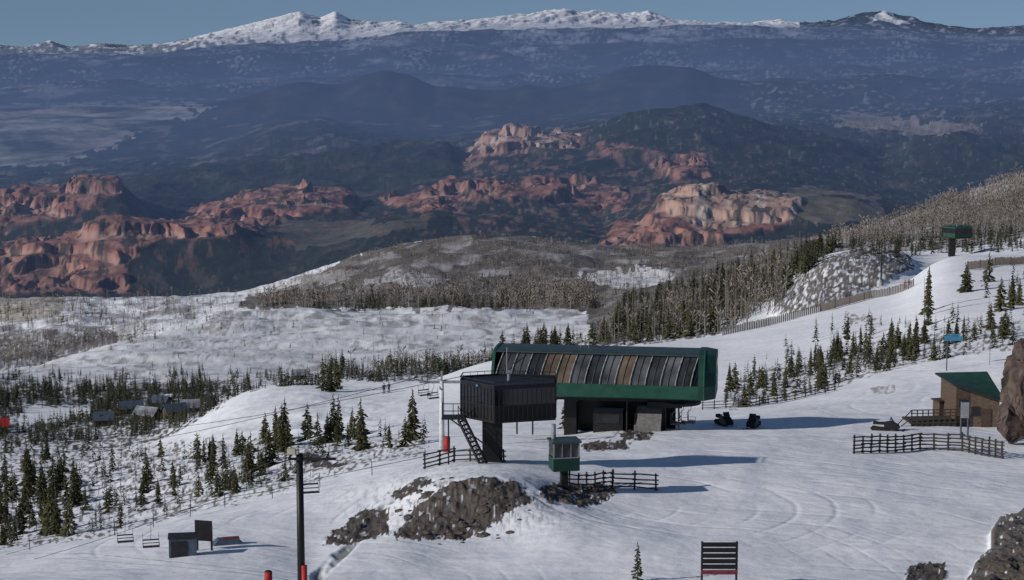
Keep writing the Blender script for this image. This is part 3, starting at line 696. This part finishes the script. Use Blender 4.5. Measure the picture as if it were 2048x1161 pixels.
part('cover',MB().box((0,0,.15),(1.9,1.0,.4),0,.6),'bluegr',o); part('strap',MB().box((.2,-.02,.36),(1.0,.5,.03)),'dred',o)
# ---------------------------------------------------------------- cabin: roof falls towards the near corner by the rock
p=loc(1938,846,130); o=thing('wooden_cabin','tan and brown weathered cabin with a sloping green metal roof','cabin',p,math.radians(6))
w,d=4.0,4.2
hz={(-1,-1):3.85,(1,-1):2.55,(1,1):4.0,(-1,1):4.1}
def rz_(x,y):
    a=(x/(w/2)+1)/2; b=(y/(d/2)+1)/2
    return (hz[(-1,-1)]*(1-a)+hz[(1,-1)]*a)*(1-b)+(hz[(-1,1)]*(1-a)+hz[(1,1)]*a)*b
cs=[(-w/2,-d/2),(w/2,-d/2),(w/2,d/2),(-w/2,d/2)]
m=MB().add([(x,y,-.8) for x,y in cs]+[(x,y,rz_(x,y)) for x,y in cs],[(0,1,5,4),(1,2,6,5),(2,3,7,6),(3,0,4,7)]); part('wall',m,'brown',o)
xa=-w/2+1.3
m=MB().add([(xa,-d/2-.05,-.8),(w/2-.03,-d/2-.05,-.8),(w/2-.03,-d/2-.05,rz_(w/2,-d/2)-.04),(xa,-d/2-.05,rz_(xa,-d/2)-.04)],[(0,1,2,3)]); part('front_wall',m,'tan',o)
G=6; oh=.4; m=MB(); pts=[]
for j in range(G+1):
    for i in range(G+1):
        x=-w/2-oh+(w+2*oh)*i/G; y=-d/2-oh+(d+2*oh)*j/G; pts.append((x,y,rz_(x,y)+.06))
n0=len(pts); fs=[(j*(G+1)+i,j*(G+1)+i+1,(j+1)*(G+1)+i+1,(j+1)*(G+1)+i) for j in range(G) for i in range(G)]
m.add(pts,fs); part('roof',m,'groof',o,True)
m=MB()
c4=[(-w/2-oh,-d/2-oh),(w/2+oh,-d/2-oh),(w/2+oh,d/2+oh),(-w/2-oh,d/2+oh)]
for i in range(4):
    a=c4[i];b=c4[(i+1)%4]; m.beam((*a,rz_(*a)-.02),(*b,rz_(*b)-.02),.08,None,4)
part('fascia_board',m,'wood',o)
part('door',MB().box((.75,-d/2-.09,.75),(.85,.06,1.9)),'brown',o)
part('window',MB().box((-.25,-d/2-.09,1.5),(.75,.06,.8)),'blackglass',o)
part('window',MB().box((-1.35,-d/2-.05,2.2),(.7,.1,.7)),'blackglass',o)
p=loc(1858,850,130); o=thing('deck','wooden deck with dark railings beside the cabin','deck',p,.1)
part('platform',MB().box((0,0,.45),(4.2,2.6,.16)),'wood',o); part('skirt',MB().box((0,-1.2,.05),(4.1,.08,.75)),'wood',o)
for xx in np.linspace(-2.0,2.0,9): part('railing_post',MB().beam((xx,-1.25,-.3),(xx,-1.25,1.6),.06,None,4),'wood',o)
m=MB()
for h in(.75,1.03,1.31,1.6): m.beam((-2.1,-1.25,h),(2.1,-1.25,h),.055,None,4)
m.beam((-2.0,-1.25,1.6),(-3.4,-1.4,.3),.05,None,4); m.beam((-2.0,-1.25,.9),(-3.4,-1.4,-.1),.05,None,4); part('handrail',m,'wood',o)
p=loc(1884,842,130); o=thing('shed','small brown wooden shed beside the cabin','shed',p,.3)
part('wall',MB().box((0,0,.9),(1.3,1.2,2.0)),'brown',o); part('roof',MB().box((0,0,1.94),(1.6,1.5,.1)),'wood',o); part('door',MB().box((0,-.62,.85),(.6,.04,1.5)),'wood',o)
p=loc(1928,880,110); o=thing('trail_map_board','tall pale blue board held between two posts','sign board',p,-.2)
for sx in(-.28,.28): part('post',MB().beam((sx,0,-.3),(sx,0,3.2),.09,.09,6),'bluegr',o)
part('board',MB().box((0,-.09,2.5),(.66,.06,1.3)),'steel',o)
p=loc(1893,742,180); hh=P(1893,672,p.y)[2]-p.z; o=thing('trail_sign','blue trail sign on a tall thin post','sign',p)
part('post',MB().beam((0,0,-.3),(0,0,hh),.07),'bluegr',o); part('board',MB().box((.7,-.08,hh-.3),(2.1,.06,.55)),'blue',o); part('board',MB().box((.7,-.08,hh+.12),(1.5,.06,.2)),'blue',o)
p=loc(1979,730,150); o=thing('marker_pole','tall thin pale pole','pole',p); part('shaft',MB().beam((0,0,-.3),(0,0,3.0),.05),'steel',o); part('cap',MB().beam((0,0,3.0),(0,0,3.1),.08),'dark',o)
p=loc(1762,560,420); hh=P(1762,482,p.y)[2]-p.z; o=thing('utility_pole','dark pole with a small crosspiece on the rocky ridge','pole',p)
part('shaft',MB().beam((0,0,-.3),(0,0,hh),.22,.16),'dark',o); part('crosspiece',MB().box((0,0,hh-.6),(1.6,.15,.18)),'dark',o)
# ---------------------------------------------------------------- rocks
def rock(name,label,p,size,m,seed,sub=5,group=None,k=1.0):
    bm=bmesh.new(); bmesh.ops.create_icosphere(bm,subdivisions=sub,radius=1)
    co=np.array([v.co for v in bm.verts])
    def n3(s,o): return fbm(co[:,0]*s+co[:,2]*s*.7+seed,co[:,1]*s-co[:,2]*s*.8+o,4,seed)
    r=1+.35*n3(1.2,0)+.36*k*(np.abs(n3(3.0,5))-.2)+.18*k*n3(8,9)
    for v,rr in zip(bm.verts,r): v.co=Vector((v.co.x*rr*size[0],v.co.y*rr*size[1],v.co.z*rr*size[2]))
    me=bpy.data.meshes.new(name); bm.to_mesh(me); bm.free(); me.materials.append(M[m])
    o=bpy.data.objects.new(name,me); o.location=p; o['label']=label;o['category']='rock'
    if group:o['group']=group
    COL.objects.link(o); return o
def crag(name,label,p,blocks,m):
    bm=bmesh.new(); r=random.Random(11)
    for (x,y,z,sx,sy,sz) in blocks:
        vs=[]
        for _ in range(26):
            d3=Vector((r.gauss(0,1),r.gauss(0,1),r.gauss(0,1))).normalized()
            vs.append(bm.verts.new((x+sx*math.copysign(abs(d3.x)**.6,d3.x)*r.uniform(.75,1.1),y+sy*math.copysign(abs(d3.y)**.6,d3.y)*r.uniform(.75,1.1),z+sz*d3.z*r.uniform(.8,1.1))))
        bmesh.ops.convex_hull(bm,input=vs)
    bmesh.ops.delete(bm,geom=[v for v in bm.verts if not v.link_faces],context='VERTS')
    bmesh.ops.triangulate(bm,faces=bm.faces); bmesh.ops.subdivide_edges(bm,edges=bm.edges,cuts=5,use_grid_fill=True)
    co=np.array([v.co for v in bm.verts])
    n=fbm(co[:,0]*.9+co[:,2]*.7,co[:,1]*.9-co[:,2]*.5,4,3); n2=np.abs(fbm(co[:,0]*2.2+co[:,2]*1.7,co[:,1]*2.2-co[:,2]*1.9,4,8))
    for v,a,b in zip(bm.verts,n,n2): v.co=v.co+Vector((a*.4-b*.35,a*.35+b*.3,a*.25-b*.2))
    me=bpy.data.meshes.new(name); bm.to_mesh(me); bm.free(); me.materials.append(M[m])
    o=bpy.data.objects.new(name,me); o.location=p; o['label']=label; o['category']='rock'; COL.objects.link(o)
p=Vector(P(2052,850,152)); p.z=gz(p.x,p.y)+.3
crag('rock_outcrop','tall craggy red brown rock outcrop beside the cabin',p,[(.2,1.2,2.6,2.0,2.2,3.0),(.2,.8,5.0,1.8,2.0,2.3),(.6,.8,7.0,1.5,1.5,1.7),(-.7,.6,1.6,1.3,1.5,2.0),(2.6,0,4.0,2.2,2,4.8),(-.5,.5,4.2,1.3,1.2,1.7),(.1,-.2,3.2,.9,.9,1.2),(1.1,-.6,5.2,1,.9,1.3)],'rock')
p=loc(2060,858,100); rock('boulder','low brown boulder below the tall outcrop',p,(2.4,1.5,.9),'rock',13,5,None,.5)
for i in range(70):
    uu=random.uniform(1950,2080); vv=random.uniform(1045,1165)
    if uu<2048-(vv-1030)*.75+10: continue
    p=loc(uu,vv,60); s_=random.choice((.12,.18,.25,.35,.5)); rock('boulder','jagged grey brown stone on the snowy rubble slope',p,(s_*1.3,s_,s_*.8),'grock',i,3,'stones on the rubble slope')
for i in range(90):
    uu=random.uniform(790,1065); vv=random.uniform(955,1092)
    if i>75: uu=random.uniform(1085,1225); vv=random.uniform(968,1006)
    if i<=75 and abs((uu-930)/130)+abs((vv-1022)/75)>1.3: continue
    p=loc(uu,vv,80); s_=random.choice((.08,.1,.14,.2,.3)); rock('boulder','small brown stone on the gravel mound',p,(s_*1.3,s_,s_*.7),'grock',int(uu),3,'stones on the gravel mound')
# ---------------------------------------------------------------- snowmobiles
def sled():
    o=thing('snowmobile','black snowmobile parked on the snow','snowmobile',(0,0,0),0,'parked snowmobiles')
    part('hull',MB().prism([(-1.3,.35),(-1.15,.65),(-.5,.95),(.1,.85),(.2,.35),(-.9,.2)],-.38,.38),'black',o)
    part('seat',MB().prism([(.0,.6),(.1,.85),(.7,.8),(1.2,.9),(1.25,.6)],-.22,.22),'rubber',o)
    part('track',MB().prism([(-.4,.05),(-.5,.25),(1.3,.4),(1.5,.2),(1.3,.0)],-.24,.24),'rubber',o)
    part('windshield',MB().prism([(-.75,.9),(-.45,1.35),(-.40,1.35),(-.65,.9)],-.3,.3),'blackglass',o)
    for s in(-.45,.45): part('ski',MB().tube([(s,-1.75,.18),(s,-1.5,.04),(s,-.6,.03)],.06).tube([(s,-1.0,.05),(s*.7,-.8,.45)],.03),'dark',o)
    part('handlebar',MB().tube([(-.38,-.3,1.15),(0,-.42,1.05),(.38,-.3,1.15)],.03),'dark',o)
    return o
s1=sled(); s1.location=loc(1447,852,120); s1.rotation_euler=(0,0,.35)
dup(s1,loc(1508,856,120),-.4); dup(s1,loc(1772,862,120),1.25,.9,label='black snowmobile parked sideways by the fence')
# ---------------------------------------------------------------- houses
hp=[(262,828,.3,5.2,4),(296,842,-.4,5,3.6),(350,836,.5,4.5,3.4),(380,826,.2,4,3.4),(322,816,-.3,4,3.4),(-4,866,.3,4,4),(208,852,.2,4,3.4),(600,759,.2,4,3.2)]
for i,(u,v,rz,w,d) in enumerate(hp):
    p=loc(u,v,360)
    if p is None: continue
    rd=(i==5)
    o=thing('house','small dark house with a '+('red roof' if rd else 'snow dusted gable roof')+' among conifers','house',p,rz,'houses below the slope'); o.scale=(1,1,.8)
    part('wall',MB().prism([(-d/2,-1),(-d/2,2.2),(0,3.8),(d/2,2.2),(d/2,-1)],-w/2,w/2),'brown',o)
    m=MB()
    for s in(-1,1):
        a=(s*(d/2+.4),1.95); m.prism([a,(0,3.95),(0,4.15),(a[0],2.15)],-w/2-.4,w/2+.4)
    part('roof',m,'red' if rd else ('sroof' if i%2 else 'bluegr'),o)
    for xx in(-w*.3,w*.3): part('window',MB().box((xx,-d/2-.04,1.2),(.8,.06,.9)),'blackglass',o)
    part('door',MB().box((0,-d/2-.04,.7),(.8,.06,1.7)),'wood',o)
# ---------------------------------------------------------------- people
def person(p,rz,label,jm):
    root=thing('person',label,'person',p,rz)
    J=[(0,0,.95),(0,0,1.2),(0,0,1.45),(0,0,1.55),(0,-.02,1.68),(-.11,0,.9),(-.14,-.08,.5),(-.15,0,.06),(-.15,-.14,.04),(.11,0,.9),(.14,-.08,.5),(.15,0,.06),(.15,-.14,.04),(-.2,0,1.42),(-.3,-.05,1.15),(-.3,-.28,1.02),(.2,0,1.42),(.3,-.05,1.15),(.3,-.28,1.02)]
    E=[(0,1),(1,2),(2,3),(3,4),(0,5),(5,6),(6,7),(7,8),(0,9),(9,10),(10,11),(11,12),(2,13),(13,14),(14,15),(2,16),(16,17),(17,18)]
    Rr=[.16,.15,.15,.07,.12,.11,.085,.06,.05,.11,.085,.06,.05,.09,.065,.05,.09,.065,.05]
    me=bpy.data.meshes.new('b'); me.from_pydata(J,E,[]); t=bpy.data.objects.new('t',me); COL.objects.link(t)
    sk=t.modifiers.new('s','SKIN')
    for i,sv in enumerate(me.skin_vertices[0].data): sv.radius=(Rr[i],Rr[i]); sv.use_root=(i==0)
    t.modifiers.new('d','SUBSURF').levels=1
    dg=bpy.context.evaluated_depsgraph_get(); m2=bpy.data.meshes.new_from_object(t.evaluated_get(dg)); bpy.data.objects.remove(t)
    m2.materials.clear(); m2.materials.append(M['pants']); m2.materials.append(M[jm]); m2.materials.append(M['skin'])
    for f in m2.polygons:
        f.material_index=1 if (f.center.z>.92 and f.center.z<1.5) else 2 if f.center.z>=1.5 else 0; f.use_smooth=True
    b=bpy.data.objects.new('body',m2); b.parent=root; COL.objects.link(b)
    m=MB().beam((0,0,1.70),(0,0,1.78),.13,.11,12).beam((0,0,1.78),(0,0,1.83),.11,.05,12); part('helmet',m,'black',root,True)
    for s in(-.15,.15): part('ski',MB().box((s,-.1,.02),(.09,1.7,.03)),'dark',root)
for u,v,l,jm in((1810,578,'skier in a red jacket standing on the ridge piste','jacket'),(1818,576,'skier in a dark jacket standing on the ridge piste','pants'),(778,786,'skier in dark clothes on the snowy slope','pants'),(768,788,'skier in dark clothes beside another skier','pants')):
    person(loc(u,v,250),random.uniform(-1,1),l,jm)
# ---------------------------------------------------------------- trees
def crown_mesh(seed,tiers=17,nb=8,R0=.20,dens=1.0,low=False):
    r=random.Random(seed); m=MB()
    for t in range(tiers):
        f=t/tiers; z=.07+.90*f**.93
        rad=R0*(1-f)**.85*r.uniform(.6,1.2)+.012
        for k in range(nb if f<.8 else 5):
            if r.random()>dens: continue
            a=2*math.pi*(k+r.random()*.9)/nb+t*1.3; rr=rad*r.uniform(.5,1.2); zz=z+r.uniform(-.018,.018)
            ca,sa=math.cos(a),math.sin(a); dr=rr*r.uniform(.15,.5)
            w=rr*r.uniform(.22,.36)
            if low:
                m.add([(0,0,zz+.04),(ca*rr-sa*w*1.3,sa*rr+ca*w*1.3,zz-dr),(ca*rr+sa*w*1.3,sa*rr-ca*w*1.3,zz-dr)],[(0,1,2)])
            else:
                p0=(ca*rr*.05,sa*rr*.05,zz+.02); tip=(ca*rr,sa*rr,zz-dr)
                l=(ca*rr*.6-sa*w,sa*rr*.6+ca*w,zz-dr*.9-.012); q=(ca*rr*.6+sa*w,sa*rr*.6-ca*w,zz-dr*.9-.012); c=(ca*rr*.62,sa*rr*.62,zz-dr*.4+.008)
                m.add([p0,l,c,q,tip],[(0,1,2),(0,2,3),(1,4,2),(2,4,3)])
                b=r.uniform(.3,.8); x=r.choice((-1,1))
                m.add([(ca*rr*b,sa*rr*b,zz-dr*.4),(ca*rr*(b+.25)-sa*w*1.5*x,sa*rr*(b+.25)+ca*w*1.5*x,zz-dr),(ca*rr*(b+.1),sa*rr*(b+.1),zz-dr-.03)],[(0,1,2)])
    m.add([(.008,0,.93),(-.004,.007,.93),(-.004,-.007,.93),(0,0,1.02)],[(0,1,3),(1,2,3),(2,0,3)])
    return m
tmpl=[]
for i,(R0,d,ti) in enumerate([(.19,.85,17),(.24,.75,15),(.14,.8,19),(.20,.5,15),(.26,.8,13),(.17,.62,16)]):
    cm_=bpy.data.meshes.new('crown'); mb=crown_mesh(100+i,ti,9,R0,d); cm_.from_pydata(mb.v,[],mb.f); cm_.materials.append(M['crown'])
    tm=bpy.data.meshes.new('trunk'); mb=MB().beam((0,0,-.03),(0,0,.97),.016,.003,6); tm.from_pydata([tuple(v) for v in mb.v],[],mb.f); tm.materials.append(M['bark'])
    tmpl.append((tm,cm_))
bt=[]
for i in range(3):
    r=random.Random(i); mb=MB().beam((0,0,-.03),(r.uniform(-.02,.02),0,1),.014,.003,5)
    for k in range(26):
        z=r.uniform(.3,.95); a=r.random()*6.28; l=(1.05-z)*.16*r.uniform(.5,1.2); mb.beam((0,0,z),(math.cos(a)*l,math.sin(a)*l,z+l*r.uniform(-.1,.5)),.004,.0015,3)
    me=bpy.data.meshes.new('bare'); me.from_pydata([tuple(v) for v in mb.v],[],mb.f); me.materials.append(M['bare']); bt.append(me)
def sample(poly,n,ymin,hp,out,ymax=1e9,pref=None,w=.25,bias=0,pw=1.6):
    xs=[p[0] for p in poly]; ys=[p[1] for p in poly]; B=n*(14 if pref else 5)
    u=rng.uniform(min(xs),max(xs),B); v=rng.uniform(min(ys),max(ys),B); ok=inpoly(u,v,poly)
    if pref is not None: ok&=(fbm(u/pref,v/pref*2.5,3,5)+bias)>rng.uniform(-w,w,B)
    u=u[ok];v=v[ok];k=0
    for a,b in zip(u,v):
        if k>=n:break
        p=loc(a,b,ymin)
        if p is None or p.y>ymax: continue
        s=random.random(); h=(hp[0]+(hp[1]-hp[0])*s**pw)*p.y/F; out.append((p.x,p.y,p.z,h)); k+=1
CON=[];BARE=[]
sample([(-40,1010),(110,960),(170,1000),(150,1070),(0,1105),(-40,1105)],60,125,(35,110),CON)
sample([(-60,900),(350,900),(560,905),(840,900),(700,930),(520,985),(340,1035),(150,1080),(-60,1100)],330,125,(12,60),CON,pref=60,bias=.1)
sample([(370,930),(540,930),(540,975),(400,1000)],24,125,(35,95),CON)
sample([(525,880),(620,870),(850,870),(850,895),(650,905),(530,905)],38,150,(22,80),CON)
sample([(545,885),(575,885),(575,895),(545,895)],3,150,(90,115),CON)
sample([(640,870),(740,870),(740,900),(660,900)],10,150,(50,105),CON)
sample([(630,775),(680,775),(680,785),(630,785)],5,250,(45,75),CON)
sample([(1445,812),(1455,770),(1600,735),(1700,705),(1850,680),(1850,720),(1640,788),(1482,818)],210,170,(20,58),CON,pw=1.2)
sample([(1700,705),(1900,660),(2040,640),(2040,690),(1800,740),(1720,750)],70,170,(20,60),CON)
sample([(1480,740),(1540,690),(1690,650),(2000,620),(2040,680),(1850,720),(1700,735)],70,170,(14,55),CON,pref=60)
sample([(1920,560),(2060,555),(2060,640),(1990,640),(1920,610)],18,200,(30,75),CON)
sample([(1830,620),(1860,600),(1860,680),(1830,690)],2,200,(95,110),CON)
p=loc(1275,1163,60); CON.append((p.x,p.y,p.z,88*p.y/F))
p=loc(1130,858,140); CON.append((p.x,p.y,p.z,62*p.y/F))
p=loc(825,880,150); CON.append((p.x,p.y,p.z,110*p.y/F))
def clearing(p):
    u,v=proj(*p[:3]); u+=25*float(fbm(np.array([u/30]),np.array([v/15]),3,9)[0]); v+=14*float(fbm(np.array([u/30]),np.array([v/15]),3,19)[0])
    return inpoly(np.array([u]),np.array([v]),[(20,842),(70,815),(190,810),(185,830),(120,850),(50,852)])[0]
tmp=[]
sample([(-60,785),(430,775),(640,768),(640,778),(520,780),(470,795),(400,835),(330,868),(-60,905)],2000,335,(14,42),tmp,720,pref=60,bias=.06,w=.3)
sample([(-60,755),(430,745),(640,755),(640,770),(430,785),(-60,800)],450,335,(10,32),tmp,720,pref=50,w=.2)
CON+= [t for t in tmp if not clearing(t)]
sample([(640,762),(660,722),(800,712),(990,722),(990,742),(850,765)],380,380,(16,42),CON,700,pref=50,bias=.1)
sample([(1180,692),(1230,650),(1400,590),(1540,545),(1660,505),(1560,600),(1500,630),(1440,668),(1250,692)],680,430,(16,60),CON,1400,pref=60,bias=.22,w=.35,pw=1.9)
sample([(1000,700),(1190,680),(1190,700),(1000,722)],60,400,(25,60),CON,800)
sample([(1240,600),(1400,560),(1640,490),(1660,480),(1690,500),(1560,545),(1400,595),(1250,640)],420,600,(14,40),CON,2500,pref=60,bias=.15)
sample([(1650,500),(1660,482),(2060,462),(2060,505),(1870,508),(1800,520)],380,500,(12,38),CON,2500)
sample([(1560,620),(1580,560),(1650,510),(1800,515),(1810,540),(1650,610)],40,470,(8,20),CON,720)
sample([(480,618),(600,598),(1150,592),(1200,625),(1080,618),(700,624)],420,1120,(10,30),CON,1700,pref=70)
sample([(-60,600),(450,600),(450,660),(-60,740)],150,700,(7,24),CON,2500)
sample([(-60,610),(480,600),(1100,625),(900,700),(400,760),(-60,770)],160,560,(5,16),CON,2500,pref=50)
sample([(560,580),(1200,530),(1600,500),(1200,610),(800,600)],420,1200,(6,16),CON,2200,pref=40)
sample([(470,620),(560,596),(1190,580),(1210,632),(1080,620),(800,616)],1700,1105,(7,32),BARE,2000,pref=55,w=.5,bias=.03)
sample([(480,600),(780,494),(950,474),(1130,486),(1640,480),(1500,560),(1200,625),(700,600)],5500,1150,(5,15),BARE,2100,pref=70,w=.35,bias=.02)
sample([(1640,490),(1680,468),(1800,440),(1900,400),(2060,350),(2060,470),(1800,490)],3400,700,(9,28),BARE,2300,pref=80,w=.4,bias=.15)
sample([(1180,690),(1240,640),(1600,520),(1560,620),(1440,670)],520,430,(24,72),BARE,1300)
sample([(-60,590),(480,585),(450,640),(-60,740)],900,900,(7,20),BARE,2500,pref=60)
sample([(-60,690),(210,668),(300,680),(100,730),(-60,750)],900,850,(8,24),BARE,1500,pref=60,bias=.15)
sample([(450,640),(1100,640),(900,700),(300,740),(200,730)],350,560,(4,8),BARE,1100,pref=40)
sample([(-60,910),(560,890),(560,970),(150,1070),(-60,1090)],60,125,(14,42),BARE)
sample([(640,745),(1000,720),(1000,745),(700,760)],60,380,(18,46),BARE,700)
for u,v,h in((1452,640,125),(1577,560,75),(1848,640,80),(1470,625,60),(1040,735,60),(1600,590,70)):
    p=loc(u,v,300); BARE.append((p.x,p.y,p.z,h*p.y/F))
def spread(lst,n):
    lst.sort(key=lambda t:-(t[3]/t[1])); return lst[:n],lst[n:]
ci_,cr=spread(CON,298); bi,br=spread(BARE,160)
for (x,y,z,h) in ci_:
    k=random.choice((0,0,1,2,3,4,5,5)); tm,cmn=tmpl[k]
    o=thing('conifer_tree','dark green conifer standing in snow','tree',(x,y,z),random.uniform(0,6.28),'conifers on the snowy slopes')
    wd=random.uniform(.85,1.3); o.scale=(h*wd,h*wd,h)
    a=bpy.data.objects.new('trunk',tm); a.parent=o; COL.objects.link(a)
    b=bpy.data.objects.new('crown',cmn); b.parent=o; COL.objects.link(b)
for (x,y,z,h) in bi:
    o=bpy.data.objects.new('bare_tree',random.choice(bt)); o.location=(x,y,z); o.scale=(h,h,h); o.rotation_euler=(0,0,random.uniform(0,6))
    o['label']='leafless grey dead tree trunk with short branches'; o['category']='tree'; o['group']='dead trees on the slopes'; COL.objects.link(o)
def stuff(name,mb_list,lst,m,label,cat):
    Vs=[];Fs=[];off=0
    T_=[]
    for mb in mb_list:
        v=np.array(mb.v,float); tri=[]
        for f in mb.f:
            for i in range(1,len(f)-1): tri.append((f[0],f[i],f[i+1]))
        T_.append((v,np.array(tri)))
    for (x,y,z,h) in lst:
        v,f=random.choice(T_); a=random.uniform(0,6.28); c,s=math.cos(a),math.sin(a); w=h*random.uniform(.8,1.35)
        q=np.stack([(v[:,0]*c-v[:,1]*s)*w+x,(v[:,0]*s+v[:,1]*c)*w+y,v[:,2]*h+z],1); Vs.append(q); Fs.append(f+off); off+=len(v)
    me=mesh_np(name,np.concatenate(Vs),np.concatenate(Fs),False); me.materials.append(M[m])
    o=bpy.data.objects.new(name,me); o['kind']='stuff'; o['label']=label; o['category']=cat; COL.objects.link(o)
stuff('conifer_forest',[crown_mesh(50+i,10,6,(.17,.13,.2,.15)[i],.85,True) for i in range(4)],cr,'forest','dense dark conifer forest on snowy hills','forest')
bl=[]
for i in range(4):
    r=random.Random(30+i); mb=MB().beam((0,0,0),(r.uniform(-.12,.12),r.uniform(-.1,.1),1),.022,.006,3)
    for k in range(9):
        z=r.uniform(.25,.85); a=r.random()*6.28; l=.2*r.uniform(.5,1.2); ca,sa=math.cos(a),math.sin(a)
        mb.add([(0,0,z),(ca*l,sa*l,z+l*.9),(ca*l*.8,sa*l*.8,z+l*1.0+.03)],[(0,1,2)])
    bl.append(mb)
stuff('bare_woodland',bl,br,'bare','leafless grey brown woodland covering the hills','woodland')
# ---------------------------------------------------------------- light, sky, camera
el=math.radians(24); hx_,hy_=.91,.41; L=math.hypot(hx_,hy_); d=Vector((hx_/L*math.cos(el),hy_/L*math.cos(el),-math.sin(el)))
sl=bpy.data.lights.new('sun','SUN'); sl.energy=3.5; sl.angle=math.radians(.5); sl.color=(1,.94,.88)
so=bpy.data.objects.new('sun',sl); so.rotation_euler=d.to_track_quat('-Z','Y').to_euler(); COL.objects.link(so)
w=bpy.data.worlds.new('World'); scene.world=w; w.use_nodes=True; nt=w.node_tree
sk=nt.nodes.new('ShaderNodeTexSky'); sk.sky_type='NISHITA'; sk.sun_disc=False; sk.sun_elevation=el; sk.sun_rotation=math.atan2(-hx_,-hy_)%(2*math.pi); sk.altitude=2000; sk.air_density=1.0; sk.dust_density=.2; sk.ozone_density=1.5
tc=nt.nodes.new('ShaderNodeTexCoord'); va=nt.nodes.new('ShaderNodeVectorMath'); va.operation='ADD'; va.inputs[1].default_value=(0,0,.16); vn=nt.nodes.new('ShaderNodeVectorMath'); vn.operation='NORMALIZE'
nt.links.new(tc.outputs['Generated'],va.inputs[0]); nt.links.new(va.outputs[0],vn.inputs[0]); nt.links.new(vn.outputs[0],sk.inputs['Vector'])
bg=nt.nodes['Background']; bg.inputs[1].default_value=.068; nt.links.new(sk.outputs[0],bg.inputs[0])
cam=bpy.data.cameras.new('camera'); cam.sensor_width=36; cam.lens=36*F/2048; cam.clip_start=.5; cam.clip_end=200000
co=bpy.data.objects.new('camera',cam); co.rotation_euler=(math.pi/2-PITCH,0,0); COL.objects.link(co); scene.camera=co
scene.view_settings.view_transform='Standard'; scene.view_settings.look='None'; scene.view_settings.exposure=0
